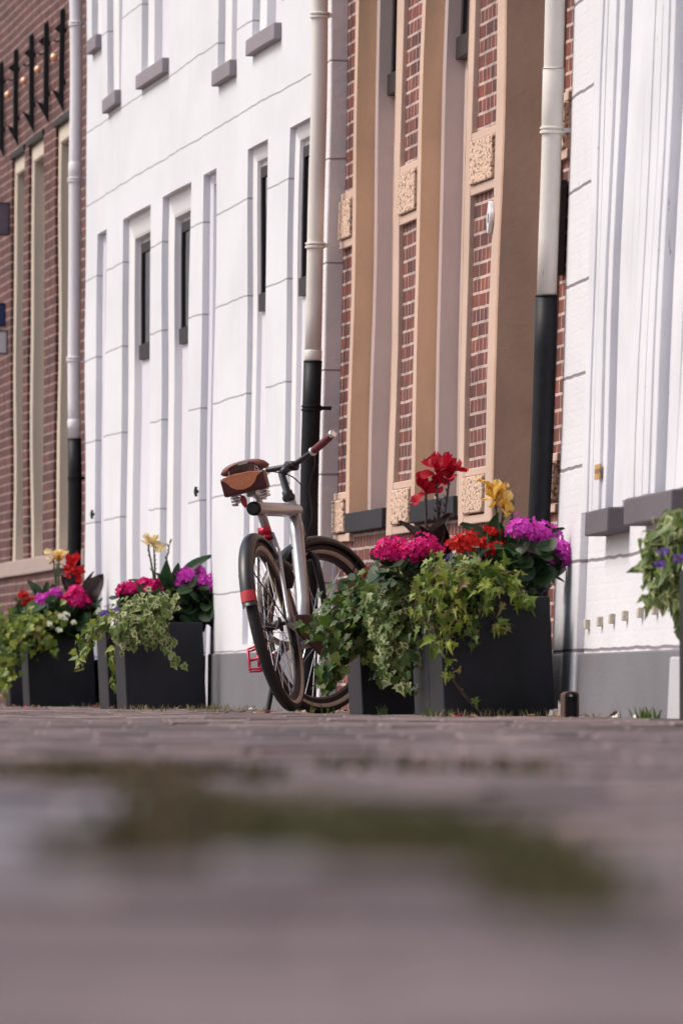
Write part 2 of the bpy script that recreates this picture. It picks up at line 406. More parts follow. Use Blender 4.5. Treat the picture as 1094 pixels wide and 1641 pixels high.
# ------------------------------------------------------------------ the four house fronts
XL, XW, XB = 4.39, 4.36, 4.43
YW1 = solveY(137, 500, XW); YW0 = solveY(549, 500, XB)          # the white house, far and near end
def front_opening(house, plane, far, near, z0, z1, kind, prof, split=None, gd=.105, wname='window'):
    """one window or door: frame ring, then glass above, panel below"""
    mb = MB(); mb.ring(plane, far, near, z0, z1, prof)
    w = mb.build(wname, [M[kind['frame']]], house, lean=True)
    d, ins = prof[-1]
    a, b_ = far - ins, near + ins
    zt = z1 - ins
    zs = split if split else z0
    if zs < zt - .05 and kind.get('glass'):
        q = MB(); q.box(pl(plane, near) + d - .012, pl(plane, near) + d + .02, b_ - .002, b_ + .07, zs, zt, 4); q.box(pl(plane, near) + d - .012, pl(plane, near) + d + .02, a - .05, a + .002, zs, zt, 4)
        q.box(pl(plane, near) + d - .022, pl(plane, near) + d + .02, b_ + .0, a - .0, zs - .05, zs + .03)
        q.box(pl(plane, near) + d - .012, pl(plane, near) + d + .02, b_ + .07, a - .05, zt - .05, zt - .001)
        fr = q.build('sash', M[kind.get('sash', 'dark_frame')], w, lean=True)
        q = MB(); q.box(pl(plane, near) + d - .002, pl(plane, near) + d + .01, b_ + .06, a - .04, zs + .02, zt - .03, 5)
        q.build('pane', M['glass'], w, lean=True)
    if kind.get('panel') and zs > z0 + .05:
        q = MB(); q.box(pl(plane, near) + d - .004, pl(plane, near) + d + .03, b_ - .005, a + .005, z0, zs - (.052 if kind.get('glass') else 0), 8)
        q.build(kind.get('pname', 'panel'), M[kind['panel']], w, lean=True)
    return w

# --- old red brick house, far end of the row
hb = thing('brick_house', 'old red brick house with tall beige window frames at the far left of the row', 'house', (XL, 56, 0))
fl = [solveY(p, 500, XL) for p in (18, 46, 88)]; nr = [solveY(p, 500, XL) for p in (38.5, 70, 116)]
holes = [(b_, a, .88, 3.40) for a, b_ in zip(fl, nr)]
mb = MB(); wall(mb, XL, YW1 + .002, 76, -.05, 7.0, holes, rev=.03, step=.5); mb.build('wall', M['brick_l'], hb, lean=True)
for a, b_ in zip(fl, nr):
    mb = MB(); mb.ring(XL, a, b_, .88, 3.40, [(.024, -.002), (.024, .012), (.018, .02), (.018, .10), (.026, .11), (.11, .115), (.11, .16)])
    w = mb.build('window', M['beige_l'], hb, lean=True)
    q = MB(); q.box(XL + .112, XL + .13, b_ + .14, a - .14, .88, 3.28, 6); q.build('pane', M['glass'], w, lean=True)
    q = MB(); q.box(XL + .10, XL + .15, b_ + .05, a - .05, .88, 1.0); q.build('frame', M['beige_l'], w, lean=True)
    q = MB(); q.box(XL - .012, XL + .05, b_ - .05, a + .05, 3.395, 3.43); q.build('head_strip', M['dark_frame'], w, lean=True)  # thin dark strip across the top of the opening
mb = MB(); mb.box(XL - .022, XL + .04, YW1 + .12, 60, .79, .885, 1, 30); mb.build('sill_band', M['band_stone'], hb, lean=True, bevel=.006)

# --- iron wall anchors carrying copper globes
for i, (px, py, lab) in enumerate(((1.5, 250, 'black iron wall anchor with a copper globe, farthest left and cut by the frame edge'), (24.5, 228, 'black iron wall anchor with a copper globe, second from the left of the row'),
                              (52, 210, 'black iron wall anchor with a copper globe, in the middle of the row of five'), (74, 180, 'black iron wall anchor with a copper globe, second from the white downpipe'),
                              (98, 160, 'black iron wall anchor with a copper globe, right beside the white downpipe'))):
    y = solveY(px, py, XL - .025); X = XL
    t = thing('wall_anchor', lab, 'wall anchor', warp(X, y, 3.44), 'iron wall anchors with copper globes')
    mb = MB(); mb.prism([(X - .040, 3.50), (X - .008, 3.44), (X - .008, 4.02), (X - .018, 4.05), (X - .040, 4.03)], 1, y - .018, y + .018)
    mb.box(X - .012, X + .03, y - .012, y + .012, 3.60, 3.63); mb.box(X - .012, X + .03, y - .012, y + .012, 3.90, 3.93)
    mb.build('bar', M['black_iron'], t, lean=True, bevel=.003)
    mb = MB(); mb.prism([(X - .082, 3.575), (X - .041, 3.555), (X - .041, 3.50), (X - .056, 3.53)], 1, y - .012, y + .012); mb.build('spur', M['black_iron'], t, lean=True)
    mb = MB(); mb.prism([(X - .072, 3.925), (X - .041, 3.955), (X - .041, 3.90)], 1, y - .012, y + .012); mb.build('spur', M['black_iron'], t, lean=True)
    mb = MB(); mb.tube([(X - .041, y, 3.855), (X - .062, y, 3.85), (X - .075, y, 3.86)], .006, 6); mb.build('hook', M['black_iron'], t, lean=True)
    mb = MB(); mb.ball((X - .072, y - .012, 3.757), .022, 14, 9, (1, 1, 1.12)); mb.build('globe', M['copper'], t, lean=True, smooth=True)

# --- signs on the brick house
M['sign_mauve'] = plain('mauve_grey_enamel', (.16, .13, .17), .35, 0, .1)
M['sign_blue'] = plain('blue_enamel', (.03, .05, .16), .3, 0, .1); M['sign_white'] = plain('white_enamel', (.75, .74, .77), .3, 0, .05)
def sign(px0, px1, py0, py1, mt, lab, y):
    a, c = at(px0, py1, y), at(px1, py0, y)
    t = thing('wall_sign', lab, 'sign', (c.x, y, a.z))
    q = MB(); q.box(a.x, c.x, y - .008, y + .008, a.z, c.z); q.build('plate', mt, t, bevel=.004)
    e = .004
    q = MB(); q.box(a.x - e, c.x + e, y - .012, y + .012, a.z - .006, a.z - .0005); q.box(a.x - e, c.x + e, y - .012, y + .012, c.z + .0005, c.z + .006); q.box(c.x + .0005, c.x + e, y - .012, y + .012, a.z - .0004, c.z + .0004)
    q.build('rim', M['black_iron'], t)
sign(-9, 15, 326, 376, M['sign_mauve'], 'projecting mauve grey sign plate high on the red brick house', solveY(16, 350, XL))
sign(-6, 8, 487, 522, M['sign_blue'], 'small dark blue enamel sign on the red brick house', solveY(9, 500, XL))
sign(-6, 11, 531, 566, M['sign_white'], 'small white plate under the blue sign on the brick house', solveY(12, 550, XL))

# --- white rendered house
hw = thing('white_house', 'white rendered house with deep window openings and grey plinth behind the bicycle', 'house', (XW, (YW0 + YW1) / 2, 0))
gf = [(154, 169, 'door'), (196, 239, 'window'), (259, 303, 'window'), (322, 342, 'door'), (395, 425, 'window'), (457, 497, 'window')]
uf = [(143, 163, 3.70, 4.9), (172, 197, 3.31, 4.9), (227, 269, 3.31, 4.9), (349, 380, 3.07, 4.9), (404, 450, 3.11, 4.9)]
G = [(solveY(a, 600, XW), solveY(b_, 600, XW), k) for a, b_, k in gf]
U = [(min(solveY(a, 80, XW), YW1 - .3), solveY(b_, 80, XW), z0, z1) for a, b_, z0, z1 in uf]
holes = [(b_, a, (.30 if k == 'window' else -.05), 2.61) for a, b_, k in G] + [(b_, a, z0, z1) for a, b_, z0, z1 in U]
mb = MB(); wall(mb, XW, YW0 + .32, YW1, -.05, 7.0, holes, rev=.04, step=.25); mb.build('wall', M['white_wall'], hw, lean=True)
PW = [(.034, -.002), (.034, .02), (.050, .10), (.055, .112), (.098, .115), (.098, .14)]
PS = [(.026, -.002), (.026, .015), (.036, .05), (.040, .06), (.064, .062), (.064, .09)]
PD = [(.034, -.002), (.034, .02), (.046, .05), (.090, .055), (.090, .10)]
for a, b_, k in G:
    if k == 'window':
        front_opening(hw, XW, a, b_, .30, 2.61, {'frame': 'white_frame', 'glass': 1, 'panel': 'lilac_paint'}, PW if a > G[3][0] else PS, split=1.90)
    else:
        w = front_opening(hw, XW, a, b_, 0.0, 2.61, {'frame': 'lilac_paint', 'panel': 'lilac_paint', 'pname': 'leaf'}, PD, split=2.50, wname='door')
        yb = a + .04; zb = 1.06
        q = MB(); q.tube([(XW + .01, yb, zb), (XW - .012, yb, zb)], .008, 8); q.tube([(XW - .012, yb, zb - .024), (XW - .017, yb, zb), (XW - .012, yb, zb + .024)], .0075, 8)
        q.build('bell_pull', M['black_iron'], w, lean=True)
for a, b_, z0, z1 in U:
    w = front_opening(hw, XW, a, b_, z0, z1, {'frame': 'white_frame', 'glass': 1, 'panel': 'lilac_paint'}, PW, split=z0 + (.05 if z0 > 3.5 else .75))
    q = MB(); q.box(XW - .036, XW + .06, b_ - .01, a - .06, z0 - .074, z0 + .002, 1, 4); q.build('sill', M['sill_stone'], w, lean=True, bevel=.005)
# plinth between doors, quoin at the near end with its return towards us
edges = [YW1 - .01, G[0][0], G[0][1], G[3][0], G[3][1], YW0 + .33]
for e0, e1 in ((edges[0], edges[1]), (edges[2], edges[3]), (edges[4], edges[5])):
    q = MB(); q.box(XW - .012, XW + .1, e1, e0, -.05, .262, 2, 12); q.build('plinth', M['grey_plinth'], hw, lean=True, bevel=.006)
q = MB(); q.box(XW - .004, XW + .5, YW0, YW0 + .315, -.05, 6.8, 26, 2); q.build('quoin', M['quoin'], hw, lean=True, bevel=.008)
q = MB(); q.box(XW - .018, XW + .02, YW0 + .26, YW0 + .42, -.04, 6.8, 26, 1); q.build('corner_strip', M['white_frame'], hw, lean=True, bevel=.006)

# --- brown pilaster house with brick panels
YB1, YB0 = YW0 - .002, solveY(909, 400, XB - .012)
ht = thing('terraced_house', 'narrow house with brick panels in sand coloured pilasters and rough stone blocks', 'house', (XB, (YB0 + YB1) / 2, 0))
PB = lambda px: solveY(px, 238, XB - .02)
op = [(PB(572), PB(632)), (PB(676), PB(747)), (PB(801), PB(894))]
holes = [(op[0][1], op[0][0], .76, 3.3), (op[1][1], op[1][0], .76, 3.3), (op[2][1], op[2][0], -.05, 3.3)]
mb = MB(); wall(mb, XB, YB0, YB1, -.05, 7.0, holes, rev=.02, step=.4); mb.build('wall', M['brick_b'], ht, lean=True)
for i, (a, b_) in enumerate(op):
    if i < 2:
        mb = MB(); mb.ring(XB, a, b_, .76, 3.3, [(-.022, -.004), (-.022, .01), (.062, .014)]); w = mb.build('window', M['ochre'], ht, lean=True)
        q = MB(); q.ring(XB, a, b_, .76, 3.3, [(.062, .004), (.056, .016), (.056, .05), (.064, .06), (.145, .065), (.145, .12)]); q.build('frame', M['mauve_frame'], w, lean=True)
        zs = 2.70; d = .145; p, r = a - .065, b_ + .065
        q = MB(); q.box(XB + d - .045, XB + d + .02, r - .002, p + .002, zs - .09, zs); q.box(XB + d - .03, XB + d + .02, r, r + .05, zs, 3.22, 3); q.box(XB + d - .03, XB + d + .02, p - .05, p, zs, 3.22, 3); q.build('sash', M['dark_frame'], w, lean=True, bevel=.004)
        q = MB(); q.box(XB + d - .02, XB + d, r + .05, p - .05, zs, 3.23, 3); q.build('pane', M['glass'], w, lean=True)
        q = MB(); q.box(XB + d - .006, XB + d + .03, r, p, .82, zs - .09, 8); q.build('panel', M['mauve_frame'], w, lean=True)
        q = MB(); q.box(XB - .040, XB + .15, b_ + .004, a - .004, .755, .838, 1, 4); q.build('sill', M['dark_sill'], w, lean=True, bevel=.004)
    else:
        mb = MB(); mb.ring(XB, a, b_, -.04, 3.3, [(-.022, -.004), (-.022, .012), (-.016, .02), (.20, .03), (.20, .10), (.24, .11)]); w = mb.build('door', M['brown_jamb'], ht, lean=True)
        q = MB(); q.box(XB + .235, XB + .27, b_ + .1, a - .1, -.03, 2.4, 8); q.build('leaf', M['dark_frame'], w, lean=True)
        q = MB(); q.box(XB + .235, XB + .26, b_ + .1, a - .1, 2.42, 3.2, 3); q.build('pane', M['glass'], w, lean=True)
def strip(q, y0, y1, z0, z1, d=.021): q.box(XB - d, XB + .01, min(y0, y1), max(y0, y1), z0, z1, max(1, int((z1 - z0) / .25)))
piers = [(YB1 - .02, PB(567), PB(572), 0), (PB(632), PB(641), PB(670), PB(676)), (PB(747), PB(755), PB(790), PB(801)), (PB(894), PB(898), YB0 + .05, YB0 + .01)]
for i, p in enumerate(piers):
    q = MB(); e = .001
    if i == 0: l0, l1, r1 = p[0], p[1], p[2]; strip(q, r1, l1, .72, 3.6); bl, br = l0, l1
    elif i == 3: bl, br = p[0] - .01, p[2]
    else:
        bl, br = p[1], p[2]
        strip(q, p[1] + e, p[0], .72, 3.6); strip(q, p[3], p[2] - e, .72, 3.6)
    for z0, z1 in ((.722, .755), (.905, .935), (1.985, 2.022), (2.192, 2.225)):
        strip(q, br + e, bl - e, z0, z1, .0185)
        if i == 3: q.build('border', M['beige_b'], ht, lean=True, bevel=.004); q = MB()
    if i != 3: q.build('border', M['beige_b'], ht, lean=True, bevel=.004)
    for z0, z1 in ((.762, .903), (2.024, 2.19)):
        q = MB(); q.box(XB - .031, XB + .01, br + .03, bl - .03, z0, z1, 1, 3); q.build('rough_block', M['rough_stone'], ht, lean=True, bevel=.006)
# dark name plate on the last pier, white cartouche on the third
y = PB(899); t = thing('name_plate', 'narrow dark name plate behind the right hand downpipe', 'sign', warp(XB - .02, y - .3, 1.55))
q = MB(); q.box(XB - .030, XB - .005, YB0 + .10, PB(898.5), 1.57, 1.91, 3); q.build('plate', M['dark_frame'], t, lean=True, bevel=.003)
q = MB()
for z in (1.765, 1.735, 1.685, 1.665, 1.645, 1.63): q.box(XB - .032, XB - .0302, YB0 + .2, PB(902), z, z + .006)
q.build('lettering', M['sign_white'], t, lean=True)
ya = PB(785); yb = PB(796)
t = thing('house_number', 'white enamel house number cartouche on the third brick pilaster', 'number plate', warp(XB - .02, ya, 1.78))
q = MB(); ym = (ya + yb) / 2; hw_ = abs(ya - yb) / 2 * .42
pts = []
for k in range(28):
    a = 2 * math.pi * k / 28; r = 1 + .10 * math.cos(4 * a)
    pts.append((ym + hw_ * math.cos(a) * r, 1.872 + .056 * math.sin(a) * r))
q.prism(pts, 0, XB - .040, XB - .022); q.build('plate', M['sign_white'], t, lean=True, bevel=.003)
q = MB(); q.box(XB - .0425, XB - .0402, ym - .02, ym - .008, 1.85, 1.885); q.build('digit', M['sign_mauve'], t, lean=True)

# --- white painted house nearest to us (its front is turned three degrees)
TURN = .0524; YR = YB0 - .002
RP = lambda y: XB - .014 + TURN * (y - YR)
hr = thing('painted_brick_house', 'white painted brick house with weathered wooden window surrounds at the right edge', 'house', (RP(YR), YR - 2, 0))
RY = lambda px, py=500, d=0: solveY(px, py, lambda y: RP(y) + d)
yq = RY(940); ye = 21.5
mb = MB(); wall(mb, lambda y: RP(y) + .03, ye, yq, -.05, .70, [], step=.4, back=0); 
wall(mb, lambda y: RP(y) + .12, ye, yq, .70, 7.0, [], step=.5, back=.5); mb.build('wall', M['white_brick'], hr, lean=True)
q = MB(); q.v = []
def slab(q, y0, y1, d0, d1, z0, z1, nz=20):
    q.box(0, 1, min(y0, y1), max(y0, y1), z0, z1, nz, 3)
    k = 2 * 4 * (nz + 1); b0 = len(q.v) - k
    for i in range(b0, len(q.v)):
        x, y, z = q.v[i]; q.v[i] = (RP(y) + (d0 if x < .5 else d1), y, z)
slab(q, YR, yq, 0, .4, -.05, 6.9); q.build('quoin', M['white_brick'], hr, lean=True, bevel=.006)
yw = RY(918, 1000)
q = MB(); slab(q, ye, RY(916, 1090), .012, .3, -.05, .215, 2); q.build('plinth', M['grey_plinth'], hr, lean=True, bevel=.006)
def surround(strips, z0, z1):
    """vertical boards and mouldings: (far px, near px, setback, material)"""
    w = None
    by = {}
    for a, b_, d, mt in strips:
        by.setdefault(mt, []).append((RY(a, 500, d), RY(b_, 500, d), d))
    q = MB()
    for a, b_, d in by['old_white_wood']: slab(q, a, b_, d, .14, z0, z1, 18)
    w = q.build('window_surround', M['old_white_wood'], hr, lean=True, bevel=.004)
    return w
w1 = surround([(939, 947, -.022, 'old_white_wood'), (947.5, 955, -.014, 'old_white_wood'), (956, 966, -.022, 'old_white_wood'), (967, 978, -.010, 'old_white_wood'), (991, 1009, .012, 'old_white_wood')], .694, 4.6)
q = MB(); slab(q, RY(978, 500, .0) - .002, RY(1010, 500, .02), .020, .13, .695, 4.6, 18); q.build('shutter', M['old_lilac_wood'], w1, lean=True)
w2 = surround([(1009.5, 1018, -.012, 'old_white_wood'), (1018.5, 1028, -.026, 'old_white_wood'), (1029, 1041, -.020, 'old_white_wood'), (1042, 1050, -.030, 'old_white_wood'), (1050.5, 1060, -.022, 'old_white_wood'),
               (1078, 1092, .012, 'old_white_wood'), (1093, 1104, -.012, 'old_white_wood'), (1104, 1135, -.02, 'old_white_wood')], .707, 4.6)
q = MB(); slab(q, RY(1060, 500, 0) - .002, RY(1094, 500, .02), .018, .13, .708, 4.6, 18); q.build('shutter', M['old_lilac_wood'], w2, lean=True)
q = MB(); slab(q, RY(926, 840, -.06), RY(966, 840, -.06), -.046, .1, .610, .692, 1); s1 = q.build('sill', M['near_sill'], hr, lean=True, bevel=.006)
q = MB(); slab(q, RY(993, 820, -.06), RY(1066, 820, -.06), -.044, .1, .618, .705, 1); q.build('sill', M['near_sill'], hr, lean=True, bevel=.006)
M['tape_brown'] = plain('brown_tape', (.52, .30, .10), .5, 0, .25, 50); M['tape_dark'] = plain('dark_tape', (.26, .14, .06), .5, 0, .2, 50)
ta, tb = RY(949, 745, -.024), RY(957, 745, -.024)
for z0, z1, mt in ((.856, .871, 'tape_brown'), (.840, .8555, 'tape_dark'), (.822, .8395, 'tape_brown')):
    q = MB(); slab(q, ta, tb, -.0245, -.0205, z0 - .02, z1 - .02, 1); q.build('tape', M[mt], w1, lean=True)
for i in range(7):
    px = (920, 942, 963, 983, 1004, 1028, 1052)[i]
    y = RY(px, 1003, .03); z = .292 + .006 * i
    q = MB(); slab(q, y - .03, y + .03, .012, .06, z, z + .034, 1); q.build('vent_tile', M['vent'], hr, lean=True, bevel=.003)
yp = RY(1071, 1100, -.02)
q = MB(); slab(q, yp - .5, yp, -.022, .2, -.04, .19, 1); q.build('plinth_block', plaster('pale_plinth_stone', (.46, .45, .47), streak=.15), hr, lean=True, bevel=.006)

# ------------------------------------------------------------------ downpipes
def pipe(px, X, ztop_black, white, collars, brk, lab):
    y = solveY(px, 650, X); t = thing('downpipe', lab, 'drainpipe', warp(X, y, 0), 'white downpipes with black lower ends')
    zs = [ztop_black + (6.5 - ztop_black) * i / 24 for i in range(25)]
    mb = MB(); mb.tube([(X, y, z) for z in zs], .0355, 20)
    for z0, z1, r in collars: mb.tube([(X, y, z0), (X, y, z0 + .004), (X, y, z1 - .004), (X, y, z1)], [.0357, r, r, .0357], 20)
    mb.build('upper_pipe', white, t, lean=True, smooth=True)
    mb = MB(); mb.tube([(X, y, -.03 + (ztop_black + .03) * i / 8) for i in range(9)], .0395, 20)
    mb.tube([(X, y, ztop_black - .002), (X, y, ztop_black + .004)], [.041, .0385], 20)
    o = mb.build('lower_pipe', M['pipe_black'], t, lean=True, smooth=True)
    for z in brk:
        mb = MB(); bm_ = M['pipe_black'] if z < ztop_black else white
        mb.tube([(X, y, z - .013), (X, y, z - .011), (X, y, z - .003), (X, y, z - .001)], [.04, .044, .044, .04], 20); mb.tube([(X, y, z + .003), (X, y, z + .005), (X, y, z + .011), (X, y, z + .013)], [.04, .044, .044, .04], 20)
        mb.box(X + .03, X + .085, y - .012, y + .012, z - .008, z + .008)
        mb.build('bracket', bm_, t, lean=True)
pipe(119, 4.315, 1.50, M['pipe_clean'], [(2.98, 3.06, .0385), (1.56, 1.61, .0385)], (3.84, 2.96, 1.95, 1.28), 'bright white downpipe with black foot between red brick and white house')
pipe(501, 4.295, 1.50, M['pipe_white'], [(1.505, 1.55, .038)], (2.99, 2.0, 1.30), 'greyish white downpipe with black foot directly behind the bicycle')
pipe(870, 4.35, 1.49, M['pipe_white'], [(2.07, 2.30, .0385), (2.296, 2.303, .041)], (2.08,), 'white downpipe with long black foot beside the brown doorway')

# ------------------------------------------------------------------ the bicycle, leaning on its kickstand
M['alu'] = plain('brushed_silver_frame', (.36, .36, .385), .30, .6, .06, 60, .05)
M['chrome'] = plain('chrome', (.75, .75, .76), .15, 1.0, .03)
M['tyre'] = plain('black_tyre_rubber', (.018, .017, .018), .75, 0, .3, 80, .4)
M['tan'] = plain('tan_tyre_wall', (.42, .36, .29), .7, 0, .12, 50)
M['fender'] = plain('matt_black_fender', (.010, .010, .013), .36, 0, .2, 30)
M['red_reflector'] = plain('red_reflective_band', (.45, .02, .03), .3, 0, .2, 40)
M['red_metal'] = plain('red_anodised_metal', (.42, .02, .05), .3, .5, .15, 40)
M['grip'] = plain('oxblood_leather_grip', (.13, .018, .028), .5, 0, .25, 90, .4)
M['saddle'] = plain('brown_saddle_leather', (.15, .042, .030), .42, 0, .25, 50, .2)
M['bag_dark'] = plain('oxblood_bag_leather', (.085, .018, .022), .4, 0, .25, 50, .3)
M['bag_flap'] = plain('tan_flap_leather', (.56, .20, .10), .42, 0, .15, 40, .2)
M['guard'] = plain('brown_chain_guard', (.030, .014, .013), .5, 0, .25, 40, 0, .002, .2)
M['lamp_glass'] = plain('dark_lamp_lens', (.03, .035, .04), .12, 0, .1)
HEAD, TILT, BS = math.radians(12.5), math.radians(13.0), .97
Y0B = 34.9; c0 = at(469.3, 1141, Y0B)
ray = math.atan((469 - 547) / F) + YAW + HEAD           # heading measured from the street axis
BX = Matrix.Translation((c0.x, Y0B, 0.004)) @ Matrix.Rotation(math.pi / 2 - ray, 4, 'Z') @ Matrix.Rotation(-TILT, 4, 'X') @ Matrix.Scale(BS, 4)
# local axes: x forward, y left, z up; rear contact at the origin
bike = thing('bicycle', 'silver city bicycle with black fenders and brown leather saddle on its kickstand', 'bicycle', (c0.x, Y0B, 0))
R0, WB = .356, .985
STEER = math.radians(32); HA = math.radians(20)
ax = Vector((-math.sin(HA), 0, math.cos(HA))); hp = Vector((.885, 0, .795))
SX = Matrix.Translation(hp) @ Matrix.Rotation(-STEER, 4, ax) @ Matrix.Translation(-hp)
def wheel(name, cx, xf, parent=bike):
    def rev(mb, prof, closed=True, n=72):  # prof in (radius, y)
        k = len(prof); vs = []
        for i in range(n):
            a = 2 * math.pi * i / n
            for r, y in prof: vs.append((cx + r * math.sin(a), y, R0 + r * math.cos(a)))
        fs = []
        for i in range(n):
            for j in range(k if closed else k - 1):
                a, b_ = i * k + j, i * k + (j + 1) % k; c, d = ((i + 1) % n) * k + j, ((i + 1) % n) * k + (j + 1) % k
                fs.append((a, b_, d, c))
        mb.add(vs, fs)
    rt, rr = .024, R0 - .024
    mb = MB(); rev(mb, [(rr + rt * math.cos(a), rt * math.sin(a)) for a in [math.radians(t) for t in range(-98, 99, 14)]], False)
    mb.cur = 1
    for s in (1, -1): rev(mb, [(rr + rt * math.cos(math.radians(t)), s * (rt - .0002 * 0) * math.sin(math.radians(t))) for t in range(98, 153, 9)][::s], False)
    w = mb.build(name, [M['tyre'], M['tan']], parent, xf=xf, smooth=True)
    mb = MB(); rev(mb, [(R0 - .042, -.015), (R0 - .042, .015), (R0 - .062, .011), (R0 - .070, 0), (R0 - .062, -.011)]); mb.build('rim', M['fender'], w, xf=xf, smooth=False)
    mb = MB(); mb.tube([(cx, y, R0) for y in (-.05, -.034, -.033, -.026, -.025, .025, .026, .033, .034, .05)], [.008, .008, .03, .03, .018, .018, .03, .03, .008, .008], 14); mb.build('hub', M['black_iron'], w, xf=xf, smooth=True)
    mb = MB(); n = 32
    for i in range(n):
        s = 1 if i % 2 else -1; a0 = 2 * math.pi * i / n; a1 = a0 + (.75 if (i // 2) % 2 else -.75)
        p = (cx + .026 * math.sin(a1), s * .028, R0 + .026 * math.cos(a1)); q_ = (cx + (R0 - .064) * math.sin(a0), s * .004, R0 + (R0 - .064) * math.cos(a0))
        mb.tube([p, q_], .00125, 5, False)
    sp = mb.build('spokes', M['chrome'], w, xf=xf); sp['kind'] = 'stuff'
    return w
def fender(cx, a0, a1, xf, band=None):
    r = R0 + .016; prof = [(-.031, -.018), (-.030, -.004), (-.022, .008), (-.010, .0135), (0, .015), (.010, .0135), (.022, .008), (.030, -.004), (.031, -.018)]
    prof = [(p[0], p[1]) for p in prof] + [(.028, -.018), (.019, .005), (0, .0115), (-.019, .005), (-.028, -.018)]
    def arc(mb, a0, a1, grow=0, n=40):
        vs = []; k = len(prof)
        for i in range(n + 1):
            a = math.radians(a0 + (a1 - a0) * i / n)
            for y, h in prof: vs.append((cx + (r + h + grow) * math.sin(a), y * (1 + grow * 18), R0 + (r + h + grow) * math.cos(a)))
        fs = [(i * k + j, i * k + (j + 1) % k, (i + 1) * k + (j + 1) % k, (i + 1) * k + j) for i in range(n) for j in range(k)]
        fs += [tuple(range(k)), tuple(n * k + j for j in reversed(range(k)))]
        mb.add(vs, fs)
    mb = MB(); arc(mb, a0, a1); o = mb.build('fender', M['fender'], bike, xf=xf, smooth=True)
    mb = MB()
    for s in (1, -1):
        for an in ((band[1] + 14) if band else a1 - 22,):
            a = math.radians(an); mb.tube([(cx, s * .06, R0), (cx + (r - .01) * math.sin(a), s * .031, R0 + (r - .01) * math.cos(a))], .003, 6)
    mb.build('stay', M['fender'], o, xf=xf)
    if band:
        mb = MB(); arc(mb, band[0], band[1], .0016, 8); mb.build('reflector', M['red_reflector'], o, xf=xf, smooth=False)
wheel('rear_wheel', 0, BX); FX = BX @ SX; wheel('front_wheel', WB, FX)
fender(0, -78, 42, BX, (-75, -68)); fender(WB, -75, 62, FX)
BB = Vector((.47, 0, .285))
mb = MB()
mb.tube([(.135, 0, .848), (.15, 0, .848), (.93, 0, .856), (.945, 0, .856)], [.026, .0285, .0285, .026], 20)          # straight top tube with both ends running past
mb.tube([(.865, 0, .835), (.835, 0, .74), (.66, 0, .47), BB + Vector((.02, 0, 0))], [.029, .029, .029, .028], 20)    # down tube
mb.tube([(.235, 0, .90), (.25, 0, .83), BB], [.0185, .0185, .02], 16)                                              # seat tube
mb.tube([hp + ax * .115, hp - ax * .10], [.024, .025], 18)                                                          # head tube
mb.tube([BB + Vector((0, .045, 0)), BB - Vector((0, .045, 0))], .024, 16)
fr = mb.build('frame', M['alu'], bike, xf=BX, smooth=True)
for s in (1, -1):
    mb = MB(); mb.tube([(.245, s * .026, .74), (.20, s * .045, .66), (.012, s * .066, R0 + .02), (0, s * .066, R0)], [.009, .010, .0095, .010], 12); mb.build('seat_stay', M['alu'], fr, xf=BX, smooth=True)
    mb = MB(); mb.tube([(.44, s * .035, .285), (.30, s * .058, .30), (0, s * .064, R0 - .005)], [.014, .013, .011], 12); mb.build('chain_stay', M['alu'], fr, xf=BX, smooth=True)
mb = MB(); mb.tube([(.22, 0, .73), (.20, -.03, .722), (.20, .03, .722)], .011, 8); mb.tube([(.235, -.025, .755), (.235, .025, .755)], .019, 10); mb.build('seat_clamp', M['red_metal'], fr, xf=BX, smooth=True)
mb = MB(); mb.tube([(.135, .0, .848), (.118, .0, .848)], [.030, .029], 20); mb.build('lamp_housing', M['black_iron'], bike, xf=BX, smooth=True)
mb = MB(); mb.tube([(.1175, .0, .848), (.114, .0, .848)], [.022, .020], 20); mb.build('lamp_lens', M['lamp_glass'], bike, xf=BX)
# saddle post, saddle, springs, red reflector
mb = MB(); mb.tube([(.234, 0, .89), (.216, 0, .955)], .0155, 14); mb.box(.18, .26, -.022, .022, .955, .975); mb.box(.14, .20, -.02, .02, .90, .955); mb.build('seat_post', M['alu'], bike, xf=BX, smooth=False, bevel=.004)
mb = MB()
n, k = 18, 14; vs = []
for i in range(n + 1):
    u = i / n; x = .075 + .285 * u
    w = lerp_tab([(0, .070), (.05, .092), (.14, .104), (.28, .098), (.42, .074), (.58, .045), (.75, .031), (.92, .026), (1, .015)], u)
    for j in range(k + 1):
        v = -1 + 2 * j / k
        zz = 1.052 - .016 * v * v - .012 * math.sin(math.pi * u) - (.018 * abs(v) ** 8) - .012 * max(0, 1 - u * 9)
        vs.append((x, w * v, zz))
fs = [(i * (k + 1) + j, (i + 1) * (k + 1) + j, (i + 1) * (k + 1) + j + 1, i * (k + 1) + j + 1) for i in range(n) for j in range(k)]
mb.add(vs, fs); sdl = mb.build('saddle', M['saddle'], bike, xf=BX, smooth=True)
so_ = sdl.modifiers.new('thick', 'SOLIDIFY'); so_.thickness = .0095; so_.offset = -1
mb = MB(); mb.box(.069, .0735, -.030, .012, 1.030, 1.037); mb.build('badge', M['chrome'], sdl, xf=BX)
for s in (1, -1):
    mb = MB(); pts = [(.115 + .017 * math.cos(t * .78), s * .060 + .019 * math.sin(t * .78), .878 + .0017 * t) for t in range(0, 46)]
    mb.tube(pts, .0055, 6); mb.build('spring', M['chrome'], sdl, xf=BX, smooth=True)
mb = MB(); mb.tube([(.10, -.07, .985), (.14, -.03, .975), (.34, -.012, 1.005)], .004, 6); mb.tube([(.10, .07, .985), (.14, .03, .975), (.34, .012, 1.005)], .004, 6); mb.tube([(.10, -.075, .99), (.10, .075, .99)], .004, 6); mb.build('rail', M['chrome'], sdl, xf=BX, smooth=True)
